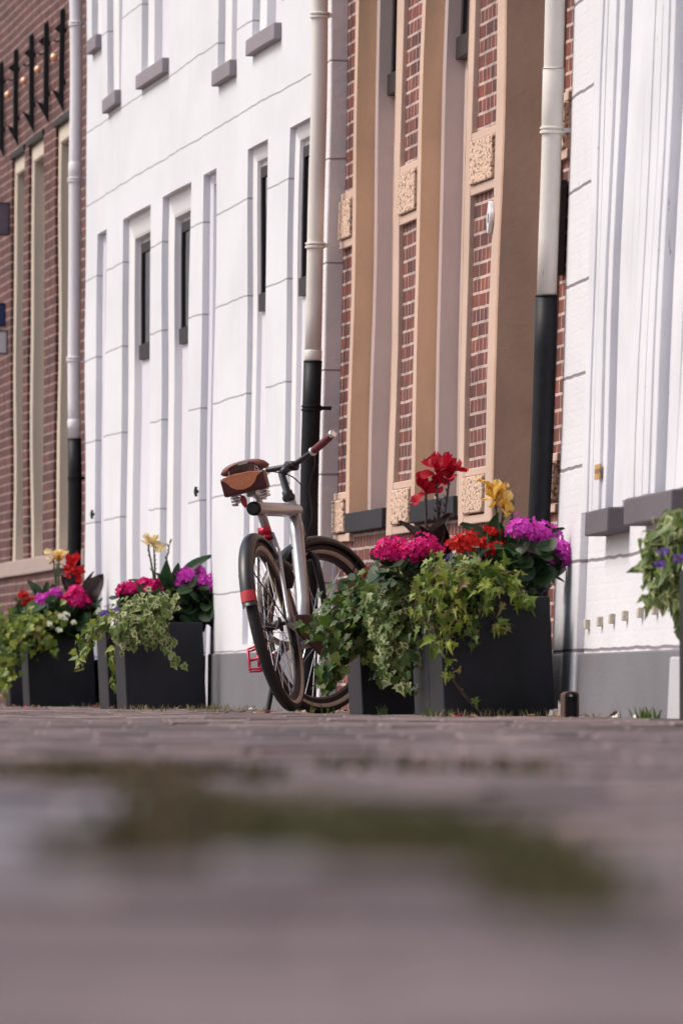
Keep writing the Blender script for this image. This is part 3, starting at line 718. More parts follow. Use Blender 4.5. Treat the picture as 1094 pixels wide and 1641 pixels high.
mb = MB(); mb.prism([(.002, .885), (-.012, .878), (-.018, .86), (-.014, .835), (-.004, .826), (.006, .845), (.010, .868)], 0, .118, .130); mb.build('rear_reflector', M['red_reflector'], bike, xf=BX @ Matrix.Translation((0, .038, .030)) , bevel=.004)
# fork, stem, handlebar
mb = MB(); mb.tube([hp - ax * .10, hp - ax * .135], [.024, .026], 14)
for s in (1, -1): mb.tube([hp - ax * .13, hp - ax * .15 + Vector((0, s * .045, 0)), Vector((.955, s * .057, .53)), Vector((WB - .005, s * .056, R0))], [.017, .017, .015, .010], 12)
mb.build('fork', M['fender'], bike, xf=FX, smooth=True)
mb = MB(); mb.tube([hp + ax * .115, hp + ax * .128, hp + ax * .135, hp + ax * .15, hp + ax * .151, hp + ax * .23], [.027, .027, .022, .022, .0155, .0145], 16)
cl = hp + ax * .235; fwd = Vector((math.cos(HA), 0, math.sin(HA)))
mb.tube([cl - ax * .008, cl + fwd * .03, cl + fwd * .062], [.017, .017, .019], 14); mb.tube([cl + fwd * .07 + Vector((0, y, 0)) for y in (-.026, .026)], .0205, 14); mb.build('stem', M['fender'], bike, xf=FX, smooth=True)
hc = cl + fwd * .07
def hb_pt(s, t): return hc + Vector((-.04 * t * t, s * .275 * t, (.125 if s < 0 else -.03) * t ** 1.08))
mb = MB(); mb.tube([hb_pt(1, t) for t in (.95, .7, .5, .3, .12)] + [hc] + [hb_pt(-1, t) for t in (.12, .3, .5, .7, .95)], .0118, 14); hbar = mb.build('handlebar', M['fender'], bike, xf=FX, smooth=True)
for s in (1, -1):
    mb = MB(); mb.tube([hb_pt(s, t) for t in (.50, .52, .70, .88, .975)], [.0155, .0165, .0165, .0165, .0165], 14); g = mb.build('grip', M['grip'], hbar, xf=FX, smooth=True)
    mb = MB(); mb.tube([hb_pt(s, t) for t in (.455, .46, .50, .505)], [.0165, .0185, .0185, .0165], 14); mb.build('grip_ring', M['chrome'], hbar, xf=FX, smooth=True)
    mb = MB(); mb.tube([hb_pt(s, t) for t in (.975, .98, 1.02, 1.03)], [.0165, .0175, .0175, .014], 14); mb.build('grip_cap', M['chrome'], hbar, xf=FX, smooth=True)
for pts in ([hb_pt(-1, .5), hb_pt(-1, .25) + Vector((.07, 0, -.03)), hc + Vector((.09, -.01, -.10)), hp + Vector((.06, -.03, .02)), hp + Vector((-.02, -.032, -.10))],
            [hb_pt(1, .5), hb_pt(1, .25) + Vector((.08, 0, -.04)), hc + Vector((.10, .02, -.13)), hp + Vector((.07, .03, -.02)), hp + Vector((.05, .03, -.16))]):
    fine = []
    for i in range(len(pts) - 1):
        for t in range(6):
            u = t / 6; p0, p1, p2, p3 = pts[max(i - 1, 0)], pts[i], pts[i + 1], pts[min(i + 2, len(pts) - 1)]
            fine.append(.5 * ((2 * p1) + (p2 - p0) * u + (2 * p0 - 5 * p1 + 4 * p2 - p3) * u * u + (3 * p1 - p0 - 3 * p2 + p3) * u ** 3))
    mb = MB(); mb.tube(fine + [pts[-1]], .0026, 6); mb.build('brake_cable', M['black_iron'], bike, xf=FX, smooth=True)
# chain guard, cranks and red pedals, kickstand, brake rotor cable
mb = MB()
def guard(x0, x1, zc0, zc1, r0, r1):
    pts = []
    for i in range(17):
        a = math.radians(90 + 180 * i / 16); pts.append((x0 + r0 * math.cos(a), zc0 + r0 * math.sin(a)))
    for i in range(17):
        a = math.radians(-90 + 180 * i / 16); pts.append((x1 + r1 * math.cos(a), zc1 + r1 * math.sin(a)))
    return pts
mb.prism(guard(.12, .47, R0 - .015, .295, .045, .095), 1, -.082, -.070); mb.build('chain_guard', M['guard'], bike, xf=BX, bevel=.005)
for s in (1, -1):
    ca = math.radians(189 if s > 0 else 9)
    e = BB + Vector((.17 * math.cos(ca), s * .078, .17 * math.sin(ca)))
    mb = MB(); mb.tube([BB + Vector((0, s * .095 if s < 0 else s * .06, 0)), e + Vector((0, s * .012, 0))], [.015, .012], 12); cr = mb.build('crank', M['alu'], bike, xf=BX, smooth=True)
    mb = MB(); o_ = e + Vector((0, s * .08, 0)); b1, b2 = .044, .040
    mb.tube([e + Vector((0, s * .01, 0)), e + Vector((0, s * .122, 0))], .0065, 8)
    P = [(-b1, -b2), (b1, -b2), (b1 * 1.15, 0), (b1, b2), (-b1, b2), (-b1 * 1.15, 0), (-b1, -b2)]
    for dz in (-.008, .008): mb.tube([o_ + Vector((p[0] * .5, p[1], dz * .7 + p[0] * .95)) for p in P], .0055, 8)
    mb.tube([o_ + Vector((-b1 * .5, 0, -b1 * .95)), o_ + Vector((b1 * .5, 0, b1 * .95))], .006, 8)
    mb.build('pedal', M['red_metal'], cr, xf=BX, smooth=True)
mb = MB(); mb.tube([(.33, .045, .30), (.31, .09, .22), (.285, .168, .03), (.28, .176, .004)], [.012, .011, .011, .015], 10); mb.build('kickstand', M['black_iron'], bike, xf=BX, smooth=True)
mb = MB(); mb.tube([(.285, -.02, .63), (.315, -.03, .60), (.335, -.03, .55), (.33, -.025, .51)], [.014, .026, .030, .016], 12); mb.build('lock_case', M['fender'], bike, xf=BX, smooth=True)
mb = MB(); mb.tube([(.78, .02, .70), (.86, .03, .66), (.92, .02, .70)], .005, 6); mb.build('cable', M['fender'], bike, xf=BX, smooth=True)
# the leather bag strapped under the saddle is a thing of its own
sb = thing('saddle_bag', 'small tan and oxblood leather bag strapped under the bicycle saddle', 'bag', tuple(BX @ Vector((.06, 0, .93))))
mb = MB(); vs = []; prof = [(0, 0), (.008, -.006), (.055, -.006), (.062, 0), (.062, .062), (.055, .068), (.006, .068), (0, .06)]
mb.prism([(.042 + a - .01 * (b_ / .068), .920 + b_) for a, b_ in prof], 1, -.092, .092); mb.build('pouch', M['bag_dark'], sb, xf=BX, bevel=.008)
mb = MB(); flap = [(-.098, .060), (-.098, .052), (-.080, .045), (-.062, .022), (-.035, .008), (.0, .003), (.035, .008), (.062, .022), (.080, .045), (.095, .055), (.095, .066), (.04, .072), (-.05, .070)]
mb.prism([(y * .82, .924 + z) for y, z in flap], 0, .0235, .0275); fl_ = mb.build('flap', M['bag_flap'], sb, xf=BX @ Matrix.Translation((.033 + 0, 0, .928)) @ Matrix.Rotation(math.radians(-8), 4, 'Y') @ Matrix.Translation((-.033, 0, -.928)), bevel=.0015)
mb = MB(); mb.tube([(.027, .010 * math.cos(t), .938 + .006 * math.sin(t)) for t in [i * math.pi / 6 for i in range(13)]], .0018, 6); mb.build('clasp', M['chrome'], sb, xf=BX)
for s in (1, -1):
    mb = MB(); mb.tube([(.05, s * .055, .99), (.07, s * .055, 1.012), (.10, s * .055, 1.0)], .004, 6); mb.build('strap', M['bag_dark'], sb, xf=BX)

# ------------------------------------------------------------------ planters
XS = 3.94                                             # street side of the row of planters
def planter(px_far, px_near, h, width, lab, lean_=.045):
    yf, yn = solveY(px_far, 1140, lambda y: XS - lerp_tab(LEAN, y) * .04), solveY(px_near, 1140, lambda y: XS - lerp_tab(LEAN, y) * .04)
    t = thing('planter', lab, 'planter', (XS + width / 2, (yf + yn) / 2, 0), 'square anthracite planters along the fronts')
    sh = lambda q: [(x - lean_ * z, y, z) for x, y, z in q]
    mb = MB(); w = .022
    x0, x1 = XS, XS + width
    o = [(x0, yn), (x1, yn), (x1, yf), (x0, yf)]; i = [(x0 + w, yn + w), (x1 - w, yn + w), (x1 - w, yf - w), (x0 + w, yf - w)]
    vs = [(x, y, -.006) for x, y in o] + [(x, y, h) for x, y in o] + [(x, y, h) for x, y in i] + [(x, y, h - .09) for x, y in i]
    fs = [(0, 3, 2, 1)] + [(k, (k + 1) % 4, 4 + (k + 1) % 4, 4 + k) for k in range(4)] + [(4 + k, 4 + (k + 1) % 4, 8 + (k + 1) % 4, 8 + k) for k in range(4)] + [(8 + k, 8 + (k + 1) % 4, 12 + (k + 1) % 4, 12 + k) for k in range(4)]
    mb.add(sh(vs), fs); mb.build('box', M['planter'], t, bevel=.006)
    mb = MB(); n = 8; vs = []
    for a in range(n + 1):
        for b_ in range(n + 1): vs.append((x0 + w + (width - 2 * w) * a / n, yn + w + (yf - yn - 2 * w) * b_ / n, h - .045 + random.uniform(-.01, .015)))
    mb.add(sh(vs), [(a * (n + 1) + b_, (a + 1) * (n + 1) + b_, (a + 1) * (n + 1) + b_ + 1, a * (n + 1) + b_ + 1) for a in range(n) for b_ in range(n)]); mb.build('soil', M['soil'], t, smooth=True)
    return t, yn, yf
planter(689, 711, .415, .388, 'dark grey planter beside the brown doorway, with the yellow canna and green ivy')
planter(664, 688, .39, .388, 'dark grey planter tucked behind the big one, under the red canna')
planter(559, 580, .41, .388, 'dark grey planter next to the bicycle front wheel, under dark green ivy')
planter(188, 203, .415, .385, 'dark grey planter in front of the white house with cream variegated ivy')
planter(160, 175, .40, .385, 'dark grey planter half hidden behind the one with cream variegated ivy')
planter(38, 48, .40, .365, 'dark grey planter below the red canna near the far white downpipe')
planter(10, 17, .40, .365, 'farthest dark grey planter at the left frame edge under trailing ivy')
planter(1087, 1110, .43, .39, 'nearest dark grey planter, cut by the right frame edge', .0)

# ------------------------------------------------------------------ plants
M['ivy_dark'] = leafy('dark_ivy_leaf', [(.012, .038, .006), (.04, .095, .012), (.09, .165, .02), (.025, .065, .009), (.15, .20, .035), (.045, .09, .012), (.11, .06, .025)])
M['ivy_mid'] = leafy('fresh_ivy_leaf', [(.028, .062, .008), (.10, .165, .016), (.23, .30, .035), (.38, .42, .08), (.05, .105, .012), (.16, .23, .025), (.22, .15, .06)])
M['ivy_core'] = leafy('variegated_ivy_core', [(.055, .10, .02), (.12, .18, .04), (.09, .14, .03)])
M['ivy_cream'] = leafy('variegated_ivy_rim', [(.38, .41, .17), (.52, .52, .26), (.26, .33, .10), (.16, .22, .05)])
M['geranium_leaf'] = leafy('geranium_leaf', [(.02, .045, .018), (.04, .08, .028), (.03, .06, .02)])
M['canna_green'] = leafy('canna_green_leaf', [(.022, .055, .022), (.035, .08, .03)], .35, .2)
M['canna_dark'] = leafy('canna_bronze_leaf', [(.022, .013, .013), (.045, .022, .020)], .35, .12)
M['stem_green'] = plain('green_stem', (.06, .085, .03), .6, 0, .3, 60); M['stem_dark'] = plain('bronze_stem', (.045, .022, .022), .6, 0, .3, 60)
M['twig'] = plain('brown_twig', (.06, .035, .022), .8, 0, .3, 60)
def petal(name, cols, tr=.3): return leafy(name, cols, .55, tr, .25)
M['p_red'] = petal('scarlet_petal', [(.50, .006, .012), (.62, .012, .014), (.42, .004, .010)])
M['p_crimson'] = petal('crimson_petal', [(.42, .004, .022), (.56, .008, .03), (.34, .004, .018)])
M['p_yellow'] = petal('yellow_petal', [(.80, .46, .05), (.84, .64, .22), (.76, .40, .03)])
M['p_cream'] = petal('pale_yellow_petal', [(.82, .68, .36), (.80, .60, .26), (.84, .74, .48)])
M['p_orange'] = petal('amber_petal', [(.80, .42, .06), (.82, .55, .18), (.85, .70, .36)])
M['p_pink'] = petal('magenta_pink_petal', [(.68, .008, .15), (.78, .02, .24), (.50, .006, .10)])
M['p_purple'] = petal('orchid_petal', [(.66, .04, .50), (.76, .09, .62), (.50, .025, .36)])
M['p_scarlet'] = petal('geranium_red_petal', [(.55, .012, .010), (.66, .022, .014), (.42, .008, .010)])
M['p_violet'] = petal('small_violet_petal', [(.13, .05, .33), (.19, .09, .42)])
M['p_white'] = petal('small_white_petal', [(.7, .72, .55), (.75, .74, .62)])
RV = lambda s=1: Vector((random.gauss(0, s), random.gauss(0, s), random.gauss(0, s)))
IVY = [(0, 0), (-.10, .20), (.02, .46), (.22, .33), (.42, .46), (.58, .20), (1, 0)]
ROUND = [(0, 0), (-.12, .28), (.05, .50), (.33, .58), (.62, .50), (.86, .30), (.95, 0)]
STAR = [(0, 0), (-.16, .10), (-.06, .34), (.12, .14), (.20, .42), (.34, .13), (.66, .09), (1, 0)]
LANCE = [(0, 0), (.12, .13), (.32, .20), (.55, .18), (.8, .09), (1, 0)]
POINT = [(0, 0), (-.06, .16), (.08, .34), (.26, .24), (.46, .22), (.72, .10), (1, 0)]
def leaf(mb, p, tip, nrm, size, shape, rim=None, cup=.12, core=.64):
    """one folded leaf; rim: material slot of a pale margin"""
    t = tip.normalized(); nr = nrm - t * nrm.dot(t)
    nr = nr.normalized() if nr.length > 1e-4 else t.orthogonal().normalized()
    s = nr.cross(t)
    out = [(a, b_) for a, b_ in shape] + [(a, -b_) for a, b_ in reversed(shape[1:-1])]
    k = len(out); cx = .34; jit = random.uniform(.85, 1.15)
    def P(a, b_): return p + t * (a * size) + s * (b_ * size * jit) + nr * (size * (cup * abs(b_) * 1.3 - .18 * a * a * cup * 4))
    if rim is None:
        vs = [P(cx, 0)] + [P(a, b_) for a, b_ in out]
        mb.add(vs, [(0, 1 + i, 1 + (i + 1) % k) for i in range(k)])
    else:
        c = core * random.uniform(.75, 1.15); ang = [random.uniform(.85, 1.1) for _ in out]
        vs = [P(cx, 0)] + [P(cx + (a - cx) * c * j, b_ * c * j) for (a, b_), j in zip(out, ang)] + [P(a, b_) for a, b_ in out]
        keep = mb.cur
        mb.add(vs, [(0, 1 + i, 1 + (i + 1) % k) for i in range(k)] + [(1 + i, 1 + k + i, 1 + k + (i + 1) % k, 1 + (i + 1) % k) for i in range(k)])
        for i in range(k): mb.mi[-1 - i] = rim
def ivy(lab, base_px, runs, size, shape, mats, Y, group=None, cat='ivy', name='ivy_plant', out=Vector((-.45, -.75, .45)), yr=.05, extra=None):
    """runs: (photo polyline, spread in photo px, leaves, [street distance offset])"""
    t = thing(name, lab, cat, tuple(at(*base_px, Y)), group)
    mb = MB(); st = MB(); k = mpp(Y)
    for run in runs:
        pts, spread, n = run[:3]; dy = run[3] if len(run) > 3 else 0
        W_ = [at(px, py, Y + dy) for px, py in pts]
        nst = max(2, int(n / 14))
        for _ in range(nst):
            off = Vector((random.gauss(0, spread * k * .5), random.gauss(0, yr * .5), random.gauss(0, spread * k * .35)))
            a = random.uniform(0, .3); line = []
            for j, w in enumerate(W_):
                line.append(w + off * (.6 + .5 * j / len(W_)) + RV(.006))
            if len(line) > 1: st.tube(line, [.0028] * (len(line) - 1) + [.0012], 5)
        for _ in range(int(n * 1.18)):
            u = random.random() * (len(W_) - 1); j = min(int(u), len(W_) - 2); f = u - j
            p = W_[j].lerp(W_[j + 1], f); d = (W_[j + 1] - W_[j]).normalized()
            r = random.gauss(0, 1), random.gauss(0, 1), random.gauss(0, 1)
            p = p + Vector((r[0] * spread * k * .55, r[1] * yr, r[2] * spread * k * .55))
            rad = Vector((r[0], -abs(r[1]) * .6, r[2])) * .35
            nr = (out + rad + RV(.48)).normalized()
            tip = (d * .6 + Vector((-.2, -.25, -.45)) + RV(.55)).normalized()
            mb.cur = 0
            leaf(mb, p, tip, nr, size * random.choice((.55, .75, .9, 1, 1.1, 1.3)), shape, 1 if len(mats) > 1 and random.random() < (.62 if size > .036 else .9) else None, cup=random.uniform(.05, .3))
    mb.build('leaves', mats, t, smooth=False); st.build('stems', M['twig'], t)
    if extra: extra(t)
    return t
def floret_head(t, c, R, mat, n=46, name='flower_head', fl=.30, squash=.8):
    mb = MB()
    for i in range(n):
        z = 1 - 1.45 * (i + .5) / n; a = i * 2.39996
        r = math.sqrt(max(0, 1 - z * z)); d = Vector((r * math.cos(a), r * math.sin(a), z * squash)) + RV(.08); d.normalize()
        p = c + d * R * random.choice((.7, .85, .95, 1.02, 1.12, 1.32)); s = R * fl * random.uniform(.85, 1.2)
        u = d.orthogonal().normalized(); v = d.cross(u); a0 = random.random() * 6.28
        for k in range(5):
            b_ = a0 + k * 1.2566 + random.uniform(-.15, .15); e = (u * math.cos(b_) + v * math.sin(b_)); g = d.cross(e)
            cup = random.uniform(.15, .55)
            q = lambda x, y, h: p + e * (x * s) + g * (y * s) + d * (h * s)
            mb.add([p, q(.45, .38, cup * .3), q(1.0, .46, cup), q(1.22, 0, cup * 1.3 + random.uniform(-.2, .1)), q(1.0, -.46, cup), q(.45, -.38, cup * .3)], [(0, 1, 2, 3), (0, 3, 4, 5)])
    return mb.build(name, mat, t)
def geranium(lab, Y, heads, mat, foliage, R, group='geraniums in the planters', leaf_n=26, ls=None, mound=None):
    """heads: photo px centres with radius in px"""
    k = mpp(Y); bx = sum(h[0] for h in heads) / len(heads); by = foliage
    b0 = at(bx, by, Y)
    t = thing('geranium_plant', lab, 'geranium', tuple(b0), group)
    st = MB()
    for h in heads:
        c = at(h[0], h[1], Y + random.uniform(-.05, .05)); r = h[2] * k * 1.03
        floret_head(t, c, r, mat, n=max(18, int(2.6 * h[2])), fl=.27 if h[2] > 12 else .5)
        st.tube([b0 + Vector(((c.x - b0.x) * .4, 0, 0)), b0.lerp(c, .6) + RV(.008), c - Vector((0, 0, r * .2))], .0028, 6)
    st.build('stems', M['stem_green'], t)
    mb = MB(); ls = ls or 26 * k
    x0 = min(h[0] - h[2] for h in heads); x1 = max(h[0] + h[2] for h in heads); yt = max(h[1] for h in heads)
    mo = mound or (x0, x1, min(h[1] for h in heads) + 12, by + 6)
    for _ in range(leaf_n * 2):
        p = at(random.uniform(mo[0], mo[1]), random.uniform(mo[2], mo[3]), Y + random.uniform(-.09, .12))
        leaf(mb, p, Vector((random.gauss(0, .6), random.gauss(-.2, .6), random.gauss(0, .45))), Vector((-.3, -.5, .8)) + RV(.35), ls * random.uniform(.7, 1.2), ROUND, cup=.18)
    mb.build('leaves', M['geranium_leaf'], t)
    return t
def canna_petal(mb, p, d, nrm, Lp, Wp, curl, seg=7):
    t = d.normalized(); nr = (nrm - t * nrm.dot(t)); nr = nr.normalized() if nr.length > 1e-4 else t.orthogonal().normalized()
    vs = []; ph = random.uniform(0, 6); w5 = 5
    for i in range(seg + 1):
        u = i / seg; s = nr.cross(t); w = Wp * lerp_tab([(0, .16), (.25, .45), (.5, .88), (.7, 1.0), (.86, .80), (.95, .5), (1, .18)], u)
        for j in range(w5):
            v = -1 + 2 * j / (w5 - 1)
            vs.append(p + s * (w * v * .5) + nr * (Wp * (.10 * v * v + .17 * math.sin(ph + u * 9 + v * 3.4) * u)) + t * (Wp * .10 * math.sin(ph * 2 + v * 4) * u))
        p = p + t * (Lp / seg); rot = Matrix.Rotation(curl / seg, 3, s); t = rot @ t; nr = rot @ nr
    mb.add(vs, [(i * w5 + j, (i + 1) * w5 + j, (i + 1) * w5 + j + 1, i * w5 + j + 1) for i in range(seg) for j in range(w5 - 1)])
def big_leaf(mb, base, tip, width, nrm, sag=.12, seg=10):
    vs = []; d = tip - base; Lh = d.length; t = d.normalized(); nr = (nrm - t * nrm.dot(t)).normalized(); s = nr.cross(t); m_ = 7
    for i in range(seg + 1):
        u = i / seg; c = base + d * u - nr * (sag * Lh * (2 * u - 1) ** 2 - sag * Lh * .5)
        w = width * (math.sin(math.pi * u ** .85) ** .8 if 0 < u < 1 else 0) + .003
        for j in range(m_):
            v = -1 + 2 * j / (m_ - 1)
            vs.append(c + s * (w * v * .5) + nr * (width * (.22 * abs(v) ** 1.3 + .025 * math.sin(9 * u + 3 * v))))
    mb.add(vs, [(i * m_ + j, (i + 1) * m_ + j, (i + 1) * m_ + j + 1, i * m_ + j + 1) for i in range(seg) for j in range(m_ - 1)])
def canna(lab, Y, base, blooms, leaves, spikes, pm, dark, group='canna lilies in the planters'):
    """blooms: (px, py, size px, petals, stem joint); leaves: (base px,py, tip px,py, width px, normal)"""
    k = mpp(Y); b0 = at(*base, Y)
    t = thing('canna_plant', lab, 'canna lily', tuple(b0), group)
    sm = M['stem_dark'] if dark else M['stem_green']
    st = MB()
    for (px, py, sz, n) in blooms:
        c = at(px, py, Y + random.uniform(-.03, .03)); mb = MB()
        root = c - Vector((0, 0, sz * k * .55)) + (b0 - c).normalized() * .01
        for i in range(n):
            a = i * 2.39996 + random.uniform(-.4, .4); el = random.choice((-.55, -.1, .1, .35, .6, .9, 1.2)) + random.uniform(-.15, .15)
            d = Vector((math.cos(a) * math.cos(el), math.sin(a) * math.cos(el), math.sin(el)))
            canna_petal(mb, root + Vector((0, 0, sz * k * random.uniform(.1, .7))), d + Vector((0, 0, .35)), Vector((-.1, -.6, .6)) + RV(.5) + d * -.3, sz * k * random.uniform(.8, 1.2), sz * k * random.uniform(.58, .86), random.uniform(-.5, 1.2))
        fl = mb.build('flower', pm, t, smooth=True)
        mid = b0.lerp(root, .55) + Vector((random.uniform(-.01, .01), 0, 0))
        st.tube([b0, mid, root, root + Vector((0, 0, sz * k * .4))], [.006, .005, .004, .005], 8)
        for i in range(5):
            q = b0.lerp(root, .62 + .08 * i); st.tube([q, q + Vector((random.choice((-1, 1)) * .009, -.004, .014))], [.0035, .0012], 5)
    for (px, py) in spikes:
        c = at(px, py, Y); st.tube([b0, b0.lerp(c, .5) + Vector((.004, 0, 0)), c], [.005, .004, .002], 7)
        for i in range(9):
            q = b0.lerp(c, .45 + .06 * i); st.tube([q, q + Vector((random.uniform(-.014, .014), -.006, .016))], [.0055, .0012], 6)
    st.build('stems', sm, t, smooth=True)
    for (bx, by, tx, ty, w, nr) in leaves:
        mb = MB(); a = at(bx, by, Y + random.uniform(-.03, .03)); b_ = at(tx, ty, Y + random.uniform(-.08, .06))
        big_leaf(mb, a, b_, w * k, Vector(nr) + RV(.1)); mb.build('leaf', M['canna_dark'] if dark else M['canna_green'], t, smooth=True)
    return t
# --- planters at the right: one canna each, geraniums, three ivies
canna('red canna with bronze leaves, tallest flower above the right hand planters', 31.45, (692, 925), [(682, 776, 30, 7), (700, 752, 32, 8), (719, 757, 32, 9)],
      [(694, 905, 640, 834, 30, (.2, -.6, .8)), (694, 905, 722, 822, 44, (-.6, -.8, .2)), (696, 920, 712, 838, 50, (-.3, -.9, .2)), (690, 915, 672, 842, 34, (.3, -.8, .4))], [(706, 800)], M['p_crimson'], True)
canna('bright yellow canna with green leaves in front of the brown doorway', 31.0, (800, 940), [(793, 788, 31, 9), (806, 797, 28, 8)],
      [(800, 905, 738, 838, 40, (.3, -.7, .7)), (795, 900, 797, 822, 36, (-.5, -.8, .3)), (800, 915, 745, 880, 34, (.2, -.6, .8)), (805, 910, 800, 838, 34, (-.2, -1, .2)), (812, 910, 866, 842, 30, (-.3, -.8, .5)), (830, 905, 902, 845, 28, (-.4, -.6, .6)), (800, 925, 770, 862, 40, (0, -.9, .4)), (815, 925, 822, 858, 42, (-.2, -.9, .3))],
      [(824, 798)], M['p_yellow'], False)
geranium('magenta pink geranium left of the red canna, behind cream ivy', 31.2, [(618, 884, 17), (636, 878, 17), (646, 888, 15), (628, 894, 13), (661, 886, 16), (680, 876, 18), (672, 892, 14), (697, 882, 13), (655, 896, 11)], M['p_pink'], 928, .05, leaf_n=30)
geranium('scarlet geranium between the red and the yellow canna', 30.95, [(734, 873, 15), (750, 867, 15), (744, 879, 13), (774, 871, 8), (795, 884, 12), (787, 880, 9), (804, 887, 9), (788, 853, 6), (797, 854, 6), (780, 848, 5)], M['p_scarlet'], 925, .05, leaf_n=34, mound=(735, 830, 882, 940))
geranium('orchid purple geranium at the right end above the largest planter', 30.95, [(836, 848, 19), (848, 856, 16), (866, 858, 19), (880, 866, 18), (874, 880, 16), (845, 898, 18), (855, 903, 13), (894, 888, 19), (908, 898, 17), (890, 898, 13)], M['p_purple'], 935, .05, leaf_n=46, mound=(800, 892, 870, 955))
def violets(col, pts, Y, n=5, r=5):
    def f(t):
        for px, py in pts:
            c = at(px, py, Y - .06); floret_head(t, c, r * mpp(Y), col, n=7, name='blossom', fl=.55)
    return f
ivy('fresh green pointed ivy spilling over the front of the largest planter', (760, 960), [
    ([(712, 915), (695, 960), (705, 1030)], 24, 230), ([(740, 915), (730, 955), (735, 995)], 26, 230), ([(775, 918), (775, 940), (778, 958)], 20, 150), ([(805, 930), (822, 950), (842, 968)], 9, 40),
    ([(700, 960), (716, 1020), (722, 1065), (720, 1085)], 9, 34, -.03), ([(750, 960), (760, 1000), (755, 1028)], 10, 26, -.03), ([(765, 960), (795, 1000), (812, 1004)], 9, 24, -.03), ([(715, 915), (760, 912), (825, 920)], 13, 130), ([(700, 895), (672, 930), (668, 985)], 14, 40), ([(720, 1085), (745, 1112), (762, 1130)], 2, 3, -.06)],
    .041, STAR, [M['ivy_mid']], 30.74, 'ivies trailing over the planters', extra=violets(M['p_violet'], [(712, 915), (768, 912), (800, 920), (808, 935), (720, 892), (783, 905)], 30.95))
ivy('cream edged variegated ivy hanging between two planters beside the bicycle', (655, 940), [
    ([(690, 905), (640, 930), (622, 995)], 22, 200), ([(665, 915), (645, 965), (655, 1030)], 24, 190), ([(625, 930), (610, 985), (625, 1050)], 24, 140), ([(620, 1020), (615, 1070), (640, 1096), (658, 1106)], 9, 26, -.03), ([(650, 1030), (655, 1070)], 18, 30)],
    .038, IVY, [M['ivy_core'], M['ivy_cream']], 31.35, 'ivies trailing over the planters', yr=.06)
ivy('dark green ivy mound reaching from the planter to the bicycle wheel', (575, 980), [
    ([(585, 945), (555, 972), (525, 1015)], 26, 240), ([(610, 940), (590, 985), (580, 1030)], 30, 190), ([(555, 1000), (535, 1050), (530, 1075)], 20, 95), ([(600, 1000), (610, 1050), (625, 1075)], 22, 110), ([(530, 1060), (525, 1085), (515, 1103)], 10, 22), ([(560, 985), (520, 1020), (503, 1010)], 9, 18)],
    .041, IVY, [M['ivy_dark']], 33.0, 'ivies trailing over the planters', yr=.09)
geranium('rusty orange wilted geranium peeping over the dark green ivy', 33.2, [(590, 918, 8), (600, 912, 8), (607, 922, 7), (580, 925, 6)], petal('rust_petal', [(.30, .05, .02), (.22, .07, .03)]), 945, .03, leaf_n=18, mound=(545, 600, 930, 970))
# --- planters in front of the white house
ivy('cream variegated ivy draped over the near planter by the white house', (230, 980), [
    ([(255, 965), (215, 975), (185, 1015)], 17, 190), ([(270, 965), (245, 990), (240, 1020)], 17, 190), ([(225, 970), (205, 1005), (200, 1025)], 15, 120), ([(250, 1000), (262, 1030), (285, 1065)], 6, 40, -.03), ([(205, 1010), (212, 1035)], 7, 20, -.03), ([(260, 1010), (276, 1026)], 5, 12, -.03)],
    .034, IVY, [M['ivy_core'], M['ivy_cream']], 42.42, 'ivies trailing over the planters')
ivy('yellow green ivy trailing down the gap between the two middle planters', (180, 1000), [
    ([(185, 985), (150, 1010), (130, 1030)], 12, 60), ([(165, 1000), (140, 1030), (127, 1068)], 6, 34), ([(183, 1035), (180, 1060), (184, 1100)], 5, 42), ([(200, 970), (165, 985), (155, 1005)], 10, 40)],
    .042, POINT, [M['ivy_mid']], 43.6, 'ivies trailing over the planters', extra=violets(M['p_violet'], [(170, 982), (187, 976), (165, 985)], 43.5, r=4))
canna('pale yellow canna with long stem in the planter before the white house', 42.85, (250, 970), [(238, 866, 19, 7), (247, 868, 17, 6)],
      [(268, 945, 250, 918, 14, (.2, -.8, .5)), (272, 945, 268, 898, 20, (-.3, -.9, .2)), (280, 940, 344, 888, 24, (-.3, -.6, .8)), (262, 950, 206, 928, 12, (.2, -.6, .8)), (275, 945, 286, 902, 16, (0, -1, .1)), (290, 940, 322, 918, 14, (0, -.7, .6)), (278, 955, 262, 925, 22, (0, -1, .2))], [(274, 862)], M['p_cream'], False)
geranium('crimson geranium under the pale yellow canna by the white house', 42.85, [(204, 946, 11), (212, 952, 9), (206, 957, 8), (232, 938, 10), (246, 938, 10), (258, 942, 9), (240, 946, 8)], M['p_pink'], 972, .03, leaf_n=26)
geranium('orchid purple geranium at the right end of the middle planters', 42.85, [(298, 924, 11), (306, 932, 9), (318, 918, 9), (326, 934, 12), (338, 944, 11), (332, 950, 8), (295, 962, 11), (288, 935, 7)], M['p_purple'], 992, .03, leaf_n=60, mound=(270, 342, 940, 1000))
